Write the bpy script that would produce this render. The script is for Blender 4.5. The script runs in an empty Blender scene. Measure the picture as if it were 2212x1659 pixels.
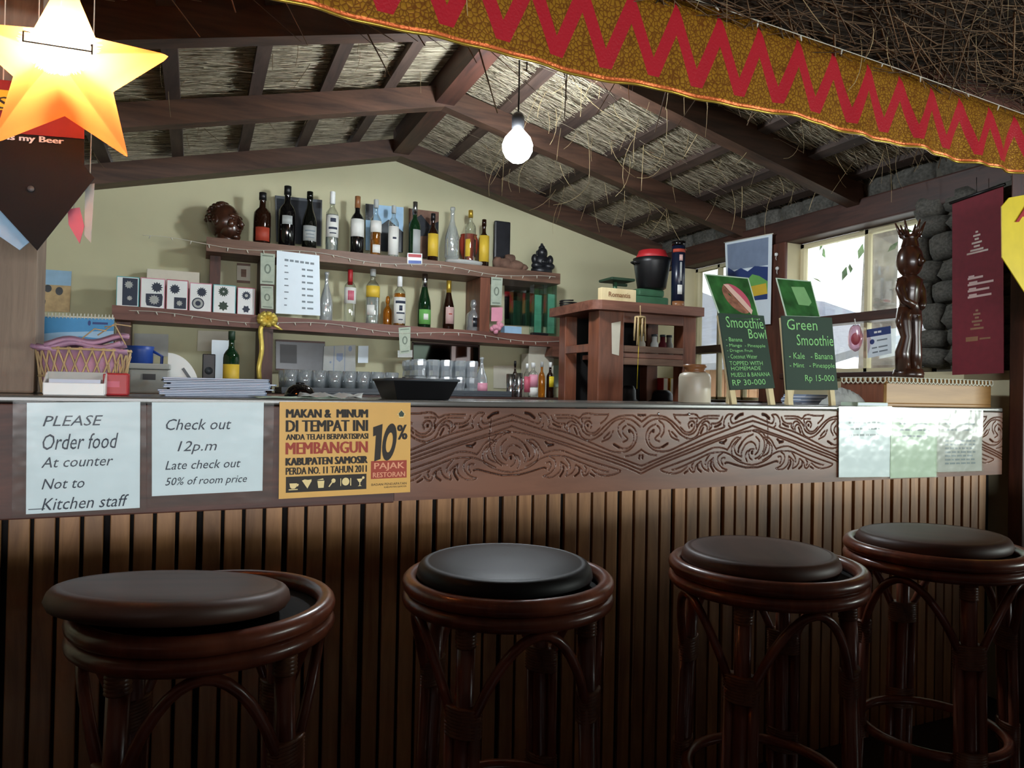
import bpy, bmesh, math, random
import numpy as np
from mathutils import Vector, Matrix
random.seed(7); RNG = np.random.default_rng(7)
SC = bpy.context.scene
COL = SC.collection
# ------------------------------------------------------------------ camera
EYE = 1.13
FPX = 1560.0
yaw, pitch, roll = [math.radians(a) for a in (23.6, 0.6, -1.09)]
_f = np.array([math.sin(yaw)*math.cos(pitch), math.cos(yaw)*math.cos(pitch), math.sin(pitch)])
_r = np.array([math.cos(yaw), -math.sin(yaw), 0.0])
_d = np.cross(_f, _r)
if _d[2] > 0: _d = -_d
_r, _d = math.cos(roll)*_r + math.sin(roll)*_d, -math.sin(roll)*_r + math.cos(roll)*_d
cam = bpy.data.cameras.new('camera'); cam.sensor_width = 36.0; cam.lens = 36.0*FPX/2212.0
cam.clip_start = 0.02; cam.clip_end = 400
camo = bpy.data.objects.new('camera', cam); COL.objects.link(camo)
camo.matrix_world = Matrix(((_r[0], -_d[0], -_f[0], 0), (_r[1], -_d[1], -_f[1], 0), (_r[2], -_d[2], -_f[2], EYE), (0, 0, 0, 1)))
SC.camera = camo

def at(px, py, val, ax=1):
    """real-world point of a measured photo pixel on the plane axis=val"""
    v = _r*(px-1106) + _d*(py-829.5) + _f*FPX
    if ax == 2: val = val-EYE
    p = v*val/v[ax]
    return Vector((p[0], p[1], p[2]+EYE))

# ------------------------------------------------------------------ world + big lights + exposure
w = bpy.data.worlds.new('sky'); SC.world = w; w.use_nodes = True
bg = w.node_tree.nodes['Background']; bg.inputs[0].default_value = (0.93, 0.97, 1.0, 1); bg.inputs[1].default_value = 3.2
SC.view_settings.view_transform = 'Standard'; SC.view_settings.look = 'None'
SC.view_settings.exposure = 0.0; SC.view_settings.gamma = 1.0; SC.view_settings.use_curve_mapping = False

def area(name, loc, target, sx, sy, power, color):
    l = bpy.data.lights.new(name, 'AREA'); l.shape = 'RECTANGLE'; l.size = sx; l.size_y = sy; l.energy = power; l.color = color
    o = bpy.data.objects.new(name, l); COL.objects.link(o); o.location = loc
    o.rotation_euler = (Vector(target)-Vector(loc)).to_track_quat('-Z', 'Y').to_euler()
    return o
# daylight through the long openings of the dining side (behind and right of the camera)
area('garden_opening_daylight', (5.2, -1.55, 1.12), (2.2, 1.7, 1.0), 2.6, 0.32, 130, (0.90, 1.0, 0.93))
area('rear_opening_daylight', (0.2, -4.3, 1.13), (0.8, 1.7, 1.0), 5.0, 0.3, 215, (0.95, 0.98, 1.0))
area('window_daylight', (3.05, 2.48, 1.6), (0.9, 2.3, 1.2), 0.7, 0.62, 5, (0.95, 1.0, 1.0))

# ------------------------------------------------------------------ materials
M = {}
def _new(name):
    m = bpy.data.materials.new(name); m.use_nodes = True
    nt = m.node_tree; b = nt.nodes['Principled BSDF']
    M[name] = m
    return m, nt, b
def lin(c):
    return tuple(((x/255.0)/12.92 if x/255.0 <= .04045 else ((x/255.0+.055)/1.055)**2.4) for x in c)
def plain(name, c, rough=.6, metal=0.0, noise=.12, nscale=18, spec=.5, coat=0, trans=0):
    m, nt, b = _new(name); c = lin(c)
    b.inputs['Roughness'].default_value = rough; b.inputs['Metallic'].default_value = metal
    b.inputs['Specular IOR Level'].default_value = spec
    if coat: b.inputs['Coat Weight'].default_value = coat; b.inputs['Coat Roughness'].default_value = .12
    if trans: b.inputs['Transmission Weight'].default_value = trans
    if noise:
        tc = nt.nodes.new('ShaderNodeTexCoord'); n = nt.nodes.new('ShaderNodeTexNoise'); n.inputs['Scale'].default_value = nscale
        n.inputs['Detail'].default_value = 4
        r = nt.nodes.new('ShaderNodeValToRGB')
        r.color_ramp.elements[0].position = .3; r.color_ramp.elements[1].position = .7
        r.color_ramp.elements[0].color = (*[x*(1-noise) for x in c], 1); r.color_ramp.elements[1].color = (*[min(1, x*(1+noise)) for x in c], 1)
        nt.links.new(tc.outputs['Object'], n.inputs['Vector']); nt.links.new(n.outputs['Fac'], r.inputs['Fac']); nt.links.new(r.outputs['Color'], b.inputs['Base Color'])
    else:
        b.inputs['Base Color'].default_value = (*c, 1)
    return m
def wood(name, c1, c2, axis='X', scale=6, rough=.45, vary=.25, bump=.15, coat=0):
    """grain streaks along one object axis, tint varied per object"""
    m, nt, b = _new(name); N = nt.nodes; L = nt.links
    tc = N.new('ShaderNodeTexCoord'); mp = N.new('ShaderNodeMapping')
    s = {'X': (1, 9, 9), 'Y': (9, 1, 9), 'Z': (9, 9, 1)}[axis]
    mp.inputs['Scale'].default_value = [k*scale*.35 for k in s]
    oi = N.new('ShaderNodeObjectInfo'); ad = N.new('ShaderNodeVectorMath'); ad.operation = 'MULTIPLY_ADD'
    cx = N.new('ShaderNodeCombineXYZ'); 
    for i in range(3): L.new(oi.outputs['Random'], cx.inputs[i])
    L.new(cx.outputs[0], ad.inputs[0]); ad.inputs[1].default_value = (31, 17, 23); L.new(tc.outputs['Object'], ad.inputs[2])
    L.new(ad.outputs[0], mp.inputs['Vector'])
    n = N.new('ShaderNodeTexNoise'); n.inputs['Scale'].default_value = 1.6; n.inputs['Detail'].default_value = 7; n.inputs['Roughness'].default_value = .62; n.inputs['Distortion'].default_value = .6
    L.new(mp.outputs[0], n.inputs['Vector'])
    r = N.new('ShaderNodeValToRGB'); r.color_ramp.elements[0].position = .32; r.color_ramp.elements[1].position = .68
    r.color_ramp.elements[0].color = (*lin(c1), 1); r.color_ramp.elements[1].color = (*lin(c2), 1)
    L.new(n.outputs['Fac'], r.inputs['Fac'])
    hsv = N.new('ShaderNodeHueSaturation'); mr = N.new('ShaderNodeMapRange')
    mr.inputs['To Min'].default_value = 1-vary; mr.inputs['To Max'].default_value = 1+vary
    L.new(oi.outputs['Random'], mr.inputs['Value']); L.new(mr.outputs[0], hsv.inputs['Value']); L.new(r.outputs[0], hsv.inputs['Color'])
    L.new(hsv.outputs[0], b.inputs['Base Color']); b.inputs['Roughness'].default_value = rough
    if coat: b.inputs['Coat Weight'].default_value = coat; b.inputs['Coat Roughness'].default_value = .15
    bp = N.new('ShaderNodeBump'); bp.inputs['Strength'].default_value = bump; bp.inputs['Distance'].default_value = .002
    L.new(n.outputs['Fac'], bp.inputs['Height']); L.new(bp.outputs[0], b.inputs['Normal'])
    return m
def thin_glass(name, tint=(1, 1, 1), gloss=.16, rough=.03, milk=0, wavy=0, gmax=.85):
    m, nt, b = _new(name); N = nt.nodes; L = nt.links; N.remove(b)
    tr = N.new('ShaderNodeBsdfTransparent'); tr.inputs[0].default_value = (*tint, 1)
    gl = N.new('ShaderNodeBsdfGlossy'); gl.inputs['Roughness'].default_value = rough
    lw = N.new('ShaderNodeLayerWeight'); lw.inputs['Blend'].default_value = .35
    mr = N.new('ShaderNodeMapRange'); mr.inputs['To Min'].default_value = gloss; mr.inputs['To Max'].default_value = gmax
    mx = N.new('ShaderNodeMixShader'); L.new(lw.outputs['Facing'], mr.inputs['Value']); L.new(mr.outputs[0], mx.inputs[0])
    L.new(tr.outputs[0], mx.inputs[1]); L.new(gl.outputs[0], mx.inputs[2]); out = mx.outputs[0]
    if wavy:
        tcw = N.new('ShaderNodeTexCoord'); nw = N.new('ShaderNodeTexNoise'); nw.inputs['Scale'].default_value = 14; bw_ = N.new('ShaderNodeBump'); bw_.inputs['Strength'].default_value = wavy; bw_.inputs['Distance'].default_value = .01
        L.new(tcw.outputs['Object'], nw.inputs['Vector']); L.new(nw.outputs['Fac'], bw_.inputs['Height']); L.new(bw_.outputs[0], gl.inputs['Normal'])
    if milk:
        df = N.new('ShaderNodeBsdfDiffuse'); df.inputs[0].default_value = (.78, .84, .88, 1); m2 = N.new('ShaderNodeMixShader'); m2.inputs[0].default_value = milk
        L.new(out, m2.inputs[1]); L.new(df.outputs[0], m2.inputs[2]); out = m2.outputs[0]
    L.new(out, N['Material Output'].inputs[0])
    return m
def emit(name, c, s):
    m, nt, b = _new(name); nt.nodes.remove(b); e = nt.nodes.new('ShaderNodeEmission'); e.inputs[0].default_value = (*c, 1); e.inputs[1].default_value = s
    nt.links.new(e.outputs[0], nt.nodes['Material Output'].inputs[0]); return m

wood('dark_wood', (48, 26, 20), (86, 48, 36), 'X', 5, .5)
wood('dark_wood_y', (44, 25, 20), (80, 46, 35), 'Y', 5, .55)
wood('dark_wood_z', (56, 30, 22), (96, 54, 40), 'Z', 5, .5)
wood('rafter_wood', (48, 32, 24), (84, 58, 44), 'X', 5, .55)
wood('batten_wood', (46, 33, 28), (78, 60, 50), 'Y', 5, .7)
wood('shelf_wood', (90, 62, 48), (132, 98, 78), 'X', 5, .55, vary=.08)
wood('shelf_red', (88, 50, 40), (122, 76, 62), 'X', 5, .5, vary=.08)
wood('slat_wood', (122, 82, 50), (172, 124, 80), 'Z', 5, .42, vary=.22)
wood('carved_wood', (88, 54, 40), (124, 82, 62), 'X', 3, .32, vary=.0, bump=.1)
wood('cane', (88, 42, 30), (132, 72, 50), 'Z', 4, .3, vary=.1, bump=.04, coat=.2)
wood('cane_bind', (96, 60, 42), (136, 92, 66), 'X', 8, .35, vary=.1)
wood('seat_brown', (60, 36, 27), (84, 52, 40), 'X', 2.2, .5, vary=.1, bump=.05)
plain('seat_black', (16, 15, 17), .5, noise=.3, nscale=14, spec=.25)
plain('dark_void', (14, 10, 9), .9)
wood('oak', (140, 98, 50), (178, 134, 76), 'X', 3, .45, vary=.05)
wood('pine', (206, 186, 140), (226, 208, 164), 'Z', 4, .5, vary=.05)
wood('cabinet_wood', (90, 50, 34), (138, 82, 58), 'Z', 4, .42, vary=.08)
wood('cabinet_wood_x', (96, 56, 44), (140, 92, 74), 'X', 4, .42, vary=.08)
wood('post_wood', (110, 90, 76), (150, 128, 108), 'Z', 5, .6, vary=.05)
wood('brown_carving', (38, 20, 13), (74, 42, 27), 'Z', 9, .28, vary=.05, bump=.1, coat=.3)
plain('plaster', (194, 190, 156), .85, noise=.05, nscale=3)
plain('cream_plaster', (206, 196, 160), .8, noise=.08, nscale=6)
plain('counter_top', (92, 90, 86), .22, noise=.1, nscale=8)
plain('floor', (40, 32, 28), .5, noise=.25, nscale=5)
plain('grey_wall', (92, 88, 78), .9, noise=.4, nscale=9)
plain('stone', (84, 82, 76), .9, noise=.45, nscale=13)
plain('stone_brown', (112, 84, 70), .85, noise=.35, nscale=16)
plain('stone_black', (30, 31, 36), .38, noise=.4, nscale=20)
plain('paper', (226, 238, 246), .6, noise=.02)
plain('paper_warm', (214, 208, 190), .7, noise=.05)
plain('paper_grey', (176, 178, 174), .7, noise=.08)
plain('paper_green', (190, 210, 190), .6, noise=.06)
plain('ink', (44, 52, 70), .6, noise=0)
plain('ink_black', (32, 22, 10), .6, noise=0)
plain('ink_grey', (120, 132, 140), .6, noise=0)
plain('ink_red', (166, 62, 42), .6, noise=0)
plain('sign_yellow', (224, 172, 82), .45, noise=.04)
plain('icon_cream', (238, 214, 150), .5, noise=0)
plain('salmon', (236, 160, 122), .5, noise=0)
plain('white', (236, 238, 236), .45, noise=.02)
plain('white_plastic', (228, 230, 228), .35, noise=.02)
plain('black', (16, 16, 18), .4, noise=.1)
plain('black_matt', (11, 11, 13), .9, noise=.2)
plain('black_gloss', (10, 9, 10), .08, noise=0)
plain('wine_glass_dark', (12, 14, 10), .07, noise=0)
plain('green_glass', (14, 44, 22), .07, noise=0)
plain('brown_glass', (34, 16, 8), .07, noise=0)
plain('amber_liquid', (196, 120, 30), .1, noise=0, trans=.6)
plain('steel', (196, 200, 204), .18, metal=1, noise=0)
plain('gold', (212, 176, 70), .28, metal=.7, noise=.1)
plain('gold_ribbon', (216, 190, 90), .25, metal=.35, noise=.15, nscale=30)
plain('red', (170, 34, 40), .45, noise=.06)
plain('dark_red', (112, 24, 38), .75, noise=.1, nscale=40)
plain('blue', (36, 70, 150), .4, noise=.05)
plain('pale_blue', (150, 186, 214), .6, noise=.1)
plain('navy_dark', (16, 24, 44), .3, noise=.1)
plain('sky_blue', (70, 140, 190), .6, noise=.1)
plain('navy', (40, 62, 120), .5, noise=.04)
plain('teal', (110, 186, 190), .5, noise=.04)
plain('pink', (222, 150, 170), .5, noise=.06)
plain('rose', (196, 90, 110), .5, noise=.06)
plain('purple_cloth', (172, 132, 158), .5, noise=.15, nscale=25)
plain('straw_basket', (186, 158, 116), .7, noise=.2, nscale=30)
plain('yellow', (226, 200, 40), .5, noise=.06)
plain('label_yellow', (220, 184, 60), .5, noise=.06)
plain('label_white', (226, 226, 220), .5, noise=.02)
plain('label_green', (110, 176, 92), .5, noise=.08)
plain('label_pink', (206, 170, 164), .5, noise=.06)
plain('label_grey', (170, 174, 172), .5, noise=.06)
plain('scale_green', (58, 100, 72), .45, noise=.15)
plain('dark_green', (34, 58, 40), .5, noise=.15)
plain('chalkboard', (34, 58, 44), .7, noise=.12, nscale=8)
plain('chalk_green', (140, 206, 130), .8, noise=.1, nscale=60)
plain('leaf_print', (44, 96, 46), .5, noise=.5, nscale=22)
plain('smoothie_green', (128, 178, 120), .5, noise=.1)
plain('bowl_brown', (150, 100, 80), .6, noise=.4, nscale=60)
plain('banana', (226, 190, 176), .6, noise=.08)
plain('ceramic', (200, 190, 170), .35, noise=.1, nscale=8)
plain('ceramic_brown', (138, 92, 58), .35, noise=.15)
plain('grey_tray', (70, 76, 82), .4, noise=.05)
plain('menu_blue', (126, 142, 168), .5, noise=.08)
plain('menu_pale', (196, 204, 222), .5, noise=.05)
plain('note_green', (168, 178, 160), .7, noise=.12, nscale=40)
plain('note_dark', (110, 122, 108), .7, noise=.12, nscale=40)
plain('photo_dark', (36, 40, 46), .25, noise=.6, nscale=9)
plain('green_tint', (160, 206, 188), .2, noise=.2)
plain('straw', (186, 164, 122), .8, noise=.25, nscale=20)
plain('straw_dark', (120, 100, 72), .85, noise=.3, nscale=20)
plain('wire_white', (206, 204, 190), .5, noise=0)
plain('lace', (214, 214, 196), .8, noise=.05)
plain('bamboo', (190, 166, 120), .5, noise=.12)
plain('bark', (120, 112, 100), .9, noise=.4, nscale=12)
plain('foliage', (70, 110, 50), .8, noise=.5, nscale=9)
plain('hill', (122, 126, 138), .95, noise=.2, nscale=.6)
plain('grass', (104, 116, 74), .95, noise=.3, nscale=2)
wood('plank_wall', (176, 120, 84), (206, 156, 116), 'Z', 3, .7)
plain('roof_grey', (140, 140, 146), .8, noise=.15)
plain('star_disc', (250, 236, 190), .5, noise=0)
thin_glass('clear_glass', (.97, 1, .99), .12)
thin_glass('glass_ware', (.90, .94, .95), .25, .10, .16)
thin_glass('green_pane', (.80, .96, .90), .1)
thin_glass('window_glass', (.96, .98, .98), .06)
thin_glass('sleeve', (.93, .95, .91), .008, .16, 0, .3, .22)
thin_glass('sleeve_soft', (.95, .97, .95), .004, .2, 0, .25)
thin_glass('pink_bag', (.95, .72, .80), .15, .2)
thin_glass('crystal', (.86, .90, .93), .40, .12, .22)
emit('bulb_glow', (.86, .94, 1.0), 330)
# mirror
plain('mirror', (190, 190, 190), .04, metal=1, noise=0)

# ------------------------------------------------------------------ mesh builder
class MB:
    def __init__(s): s.v = []; s.f = []; s.sm = []
    def add(s, vs, fs, smooth=False):
        o = len(s.v); s.v += [tuple(v) for v in vs]; s.f += [[i+o for i in f] for f in fs]; s.sm += [smooth]*len(fs); return s
    def box(s, x0, x1, y0, y1, z0, z1, M4=None):
        vs = [Vector(p) for p in ((x0,y0,z0),(x1,y0,z0),(x1,y1,z0),(x0,y1,z0),(x0,y0,z1),(x1,y0,z1),(x1,y1,z1),(x0,y1,z1))]
        if M4 is not None: vs = [M4 @ v for v in vs]
        return s.add(vs, [(0,3,2,1),(4,5,6,7),(0,1,5,4),(1,2,6,5),(2,3,7,6),(3,0,4,7)])
    def bbox(s, x0, x1, y0, y1, z0, z1, b=.004, M4=None):
        """box with chamfered vertical + horizontal edges"""
        b = min(b, (x1-x0)*.45, (y1-y0)*.45, (z1-z0)*.45)
        bm = bmesh.new(); bmesh.ops.create_cube(bm, size=1)
        for v in bm.verts: v.co = Vector(((x0+x1)/2+v.co.x*(x1-x0), (y0+y1)/2+v.co.y*(y1-y0), (z0+z1)/2+v.co.z*(z1-z0)))
        bmesh.ops.bevel(bm, geom=bm.edges[:], offset=b, segments=2, profile=.6, affect='EDGES')
        bm.verts.index_update()
        vs = [v.co.copy() for v in bm.verts]
        if M4 is not None: vs = [M4 @ v for v in vs]
        fs = [[v.index for v in f.verts] for f in bm.faces]; bm.free()
        return s.add(vs, fs)
    def lathe(s, prof, n=20, c=(0,0,0), sx=1, sy=1, smooth=True, M4=None, cap=True):
        vs = []; fs = []
        for r, z in prof:
            for i in range(n):
                a = 2*math.pi*i/n; vs.append(Vector((c[0]+r*sx*math.cos(a), c[1]+r*sy*math.sin(a), c[2]+z)))
        m = len(prof)
        for j in range(m-1):
            for i in range(n):
                fs.append((j*n+i, j*n+(i+1) % n, (j+1)*n+(i+1) % n, (j+1)*n+i))
        if cap:
            if prof[0][0] > 1e-5: fs.append(tuple(reversed(range(n))))
            if prof[-1][0] > 1e-5: fs.append(tuple((m-1)*n+i for i in range(n)))
        if M4 is not None: vs = [M4 @ v for v in vs]
        return s.add(vs, fs, smooth)
    def tube(s, pts, r, n=8, closed=False, smooth=True):
        P = [Vector(p) for p in pts]; m = len(P); R = r if isinstance(r, (list, tuple)) else [r]*m
        vs = []; fs = []; up = None
        for i in range(m):
            if closed: t = P[(i+1) % m]-P[i-1]
            else: t = P[min(i+1, m-1)]-P[max(i-1, 0)]
            if t.length < 1e-9: t = Vector((0,0,1))
            t.normalize()
            if up is None:
                up = Vector((0,0,1)) if abs(t.z) < .9 else Vector((1,0,0))
            a = t.cross(up)
            if a.length < 1e-6: a = t.orthogonal()
            a.normalize(); b = a.cross(t).normalized(); up = b
            for k in range(n):
                q = 2*math.pi*k/n; vs.append(P[i]+(a*math.cos(q)+b*math.sin(q))*R[i])
        for i in range(m if closed else m-1):
            j = (i+1) % m
            for k in range(n): fs.append((i*n+k, i*n+(k+1) % n, j*n+(k+1) % n, j*n+k))
        if not closed: fs += [tuple(reversed(range(n))), tuple((m-1)*n+k for k in range(n))]
        return s.add(vs, fs, smooth)
    def prism(s, poly, axis, d0, d1):
        """extrude a 2D polygon; axis 'y': poly is (x,z); 'x': (y,z); 'z': (x,y)"""
        def mk(p, d): return {'y': (p[0], d, p[1]), 'x': (d, p[0], p[1]), 'z': (p[0], p[1], d)}[axis]
        n = len(poly); vs = [mk(p, d0) for p in poly]+[mk(p, d1) for p in poly]
        return s.add(vs, [tuple(range(n)), tuple(reversed(range(n, 2*n)))]+[(i, (i+1) % n, n+(i+1) % n, n+i) for i in range(n)])
    def slab(s, q, t):
        """q: 4 corners (Vectors), thickness t behind"""
        q = [Vector(p) for p in q]; nrm = (q[1]-q[0]).cross(q[3]-q[0]).normalized()
        vs = q+[p+nrm*t for p in q]
        return s.add(vs, [(3,2,1,0),(4,5,6,7),(0,1,5,4),(1,2,6,5),(2,3,7,6),(3,0,4,7)])
    def ball(s, c, r, n=12, m=8, sz=(1,1,1), noise=0, M4=None):
        vs = []; fs = []
        rng = random.Random(int((c[0]+c[1]*7+c[2]*13)*1000))
        vs.append(Vector((0,0,-1)))
        for j in range(1, m):
            th = math.pi*j/m
            for i in range(n): vs.append(Vector((math.sin(th)*math.cos(2*math.pi*i/n), math.sin(th)*math.sin(2*math.pi*i/n), -math.cos(th))))
        vs.append(Vector((0,0,1)))
        for i in range(n): fs.append((0, 1+(i+1) % n, 1+i))
        for j in range(m-2):
            for i in range(n): fs.append((1+j*n+i, 1+j*n+(i+1) % n, 1+(j+1)*n+(i+1) % n, 1+(j+1)*n+i))
        e = len(vs)-1
        for i in range(n): fs.append((e, 1+(m-2)*n+i, 1+(m-2)*n+(i+1) % n))
        out = []
        for v in vs:
            k = 1+(rng.random()-.5)*noise
            p = Vector((v.x*r*sz[0]*k, v.y*r*sz[1]*k, v.z*r*sz[2]*k))
            if M4 is not None: p = M4 @ p
            out.append(p+Vector(c))
        return s.add(out, fs, True)
    def mesh(s, name):
        me = bpy.data.meshes.new(name); me.from_pydata(s.v, [], s.f)
        me.polygons.foreach_set('use_smooth', s.sm); me.update(); return me
    def build(s, name, mat, parent=None, loc=None, kind=None):
        return put(name, s.mesh(name), mat, parent, loc, kind)

def put(name, me, mat, parent=None, loc=None, kind=None):
    if mat is not None and not me.materials: me.materials.append(M[mat] if isinstance(mat, str) else mat)
    o = bpy.data.objects.new(name, me); COL.objects.link(o)
    if parent is not None: o.parent = parent
    if loc is not None: o.location = loc
    if kind: o['kind'] = kind
    return o
def tag(o, label, cat, group=None):
    o['label'] = label; o['category'] = cat
    if group: o['group'] = group
    return o
def thing(name, label, cat, loc=(0,0,0), rz=0, group=None):
    o = bpy.data.objects.new(name, None); COL.objects.link(o); o.location = loc; o.rotation_euler[2] = rz
    o.empty_display_size = .05
    return tag(o, label, cat, group)
def struct(o): o['kind'] = 'structure'; return o
def ss(x): x = max(0, min(1, x)); return x*x*(3-2*x)
def catmull(P, k=8):
    P = [Vector(p) for p in P]
    if len(P) < 3: return P
    Q = [P[0]*2-P[1]]+P+[P[-1]*2-P[-2]]; out = []
    for i in range(1, len(Q)-2):
        for j in range(k):
            t = j/k; a, b, c, d = Q[i-1], Q[i], Q[i+1], Q[i+2]
            out.append(.5*((2*b)+(c-a)*t+(2*a-5*b+4*c-d)*t*t+(3*b-a-3*c+d)*t*t*t))
    out.append(P[-1]); return out
# ---- text -> mesh, normalised into a quad
_tc = {}
def text_geo(s, shear=0.0, bold=0.0):
    key = (s, shear, bold)
    if key in _tc: return _tc[key]
    cu = bpy.data.curves.new('t', 'FONT'); cu.body = s; cu.size = 1; cu.shear = shear; cu.offset = bold; cu.resolution_u = 2
    o = bpy.data.objects.new('t', cu); COL.objects.link(o)
    bpy.context.view_layer.update()
    me = bpy.data.meshes.new_from_object(o.evaluated_get(bpy.context.evaluated_depsgraph_get()))
    vs = [(v.co.x, v.co.y) for v in me.vertices]; fs = [list(p.vertices) for p in me.polygons]
    bpy.data.objects.remove(o); bpy.data.curves.remove(cu); bpy.data.meshes.remove(me)
    x0 = min(v[0] for v in vs); x1 = max(v[0] for v in vs); y0 = min(v[1] for v in vs); y1 = max(v[1] for v in vs)
    g = ([((v[0]-x0)/(x1-x0), (v[1]-y0)/(y1-y0)) for v in vs], fs); _tc[key] = g; return g
class Quad:
    """flat sheet given by world/local corners TL,TR,BR,BL; v runs down"""
    def __init__(s, tl, tr, br, bl):
        s.c = [Vector(p) for p in (tl, tr, br, bl)]
        s.n = (s.c[3]-s.c[0]).cross(s.c[1]-s.c[0]).normalized()   # faces the viewer
    def p(s, u, v, off=0):
        a = s.c[0].lerp(s.c[1], u); b = s.c[3].lerp(s.c[2], u); return a.lerp(b, v)+s.n*off
    def text(s, mb, t, u0, v0, u1, v1, shear=0, bold=0, off=.0006):
        vs, fs = text_geo(t, shear, 0)
        for k_, du in enumerate((0,) if not bold else (-bold*.25, 0, bold*.25)):
            mb.add([s.p(u0+(u1-u0)*x+du, v1+(v0-v1)*y, off+.0003*k_) for x, y in vs], fs)
        return mb
    def rect(s, mb, u0, v0, u1, v1, off=.0005):
        return mb.add([s.p(u0,v0,off), s.p(u0,v1,off), s.p(u1,v1,off), s.p(u1,v0,off)], [(0,1,2,3)])
    def poly(s, mb, pts, off=.0005):
        return mb.add([s.p(u, v, off) for u, v in pts], [tuple(range(len(pts)))])
    def disc(s, mb, u, v, ru, rv, n=16, off=.0005):
        return s.poly(mb, [(u+ru*math.cos(2*math.pi*i/n), v-rv*math.sin(2*math.pi*i/n)) for i in range(n)], off)
    def sheet(s, t=.0012):
        mb = MB(); n = s.n*t
        vs = s.c+[p-n for p in s.c]
        return mb.add(vs, [(3,2,1,0) if False else (0,3,2,1),(4,5,6,7),(0,1,5,4),(1,2,6,5),(2,3,7,6),(3,0,4,7)])
def pxquad(tl, tr, br, bl, Y, org=(0,0,0)):
    o = Vector(org); return Quad(*[at(p[0], p[1], Y)-o for p in (tl, tr, br, bl)])
# ================================================================== THE SETTING
RX, RZ, RS = 1.03, 2.45, .24            # ridge x, rafter underside at the ridge, slope
def roof(x, off=0): return RZ+off-RS*abs(x-RX)
YB, XR, XL = 4.10, 2.80, -1.30
struct(MB().box(-3.2, 5.5, -5, 4.4, -.1, 0).build('floor', 'floor'))
# gable wall behind the bar
poly = [(XL, 0), (XR+.15, 0), (XR+.15, roof(XR+.15)), (RX, roof(RX)), (XL, roof(XL))]
struct(MB().prism([(x, z+ (.09 if z > 0 else 0)) for x, z in poly], 'y', YB, YB+.15).build('wall_back', 'plaster'))
struct(MB().box(XL-.12, XL, 1.3, YB+.1, 0, 2.1).build('wall_left', 'plaster'))
# right wall with two openings
wr = MB()
wr.box(XR, XR+.15, 1.72, 3.02, 0, 1.245).box(XR, XR+.15, 3.02, 4.1, 0, 1.10)
wr.box(XR, XR+.15, 3.74, 4.1, 1.10, 1.93)
struct(wr.build('wall_right', 'cream_plaster'))
WR = struct(MB().box(XR+.04, XR+.15, 1.60, 2.06, 1.246, 2.054).box(XR+.04, XR+.15, 1.6, 4.1, 2.056, 2.20).build('wall_right', 'grey_wall'))
struct(MB().bbox(2.738, XR+.03, 1.65, 1.702, 0, 2.05, .005).build('trim_8', 'dark_wood_z'))
# dining side shell (behind the camera)
struct(MB().box(-3.2, -3.0, -5, 1.9, 0, 3.2).build('wall_left', 'dark_wood_z'))
struct(MB().box(-3.0, XL, 1.75, 1.9, 0, 2.4).build('wall_front', 'dark_wood_z'))
struct(MB().box(XR+.15, 5.5, 1.62, 1.75, 0, 2.4).build('wall_front', 'dark_wood_z'))
sr = MB().box(5.3, 5.45, -5, 1.75, 0, .98).box(5.3, 5.45, -5, 1.75, 1.30, 3.4).box(5.3, 5.45, -5, -2.75, .98, 1.30).box(5.3, 5.45, -.15, 1.75, .98, 1.30)
struct(sr.build('wall_right', 'dark_wood_y'))
rr = MB().box(-3.2, 5.5, -4.6, -4.45, 0, 1.0).box(-3.2, 5.5, -4.6, -4.45, 1.30, 3.0).box(2.0, 5.5, -4.6, -4.45, 1.0, 1.9)
struct(rr.build('wall_rear', 'dark_wood'))
# ------------------------------------------------------------------ roof
def thatch_mat(name, c1, c2, c3):
    m, nt, b = _new(name); N = nt.nodes; L = nt.links
    tc = N.new('ShaderNodeTexCoord'); mp = N.new('ShaderNodeMapping'); mp.inputs['Scale'].default_value = (3, 60, 30)
    n = N.new('ShaderNodeTexNoise'); n.inputs['Scale'].default_value = 1.5; n.inputs['Detail'].default_value = 6; n.inputs['Distortion'].default_value = .9
    L.new(tc.outputs['Object'], mp.inputs[0]); L.new(mp.outputs[0], n.inputs['Vector'])
    r = N.new('ShaderNodeValToRGB'); e = r.color_ramp.elements
    e[0].position = .3; e[0].color = (*lin(c1), 1); e[1].position = .72; e[1].color = (*lin(c3), 1)
    k = e.new(.5); k.color = (*lin(c2), 1)
    L.new(n.outputs['Fac'], r.inputs[0]); L.new(r.outputs[0], b.inputs['Base Color']); b.inputs['Roughness'].default_value = .9
    bp = N.new('ShaderNodeBump'); bp.inputs['Strength'].default_value = .8; bp.inputs['Distance'].default_value = .012
    L.new(n.outputs['Fac'], bp.inputs['Height']); L.new(bp.outputs[0], b.inputs['Normal'])
    return m
thatch_mat('thatch', (64, 56, 44), (152, 140, 116), (214, 204, 178))
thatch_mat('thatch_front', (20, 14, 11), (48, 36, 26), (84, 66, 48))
# tint strands per island
def strand_mat(name, c1, c2):
    m, nt, b = _new(name); N = nt.nodes; L = nt.links
    g = N.new('ShaderNodeNewGeometry'); r = N.new('ShaderNodeValToRGB')
    r.color_ramp.elements[0].color = (*lin(c1), 1); r.color_ramp.elements[1].color = (*lin(c2), 1)
    L.new(g.outputs['Random Per Island'], r.inputs[0]); L.new(r.outputs[0], b.inputs['Base Color']); b.inputs['Roughness'].default_value = .75
strand_mat('strand', (110, 96, 74), (226, 214, 186))
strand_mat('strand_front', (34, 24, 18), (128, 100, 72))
CEIL = struct(MB().prism([(x, roof(x, .145+t)) for x, t in ((XL-.1, 0), (RX, 0), (XR+.4, 0), (XR+.4, .12), (RX, .14), (XL-.1, .12))], 'y', 1.72, 4.3).build('ceiling', 'thatch'))
fr = MB()
def zfront(y): return 2.15+.35*(1.75-y)
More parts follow.
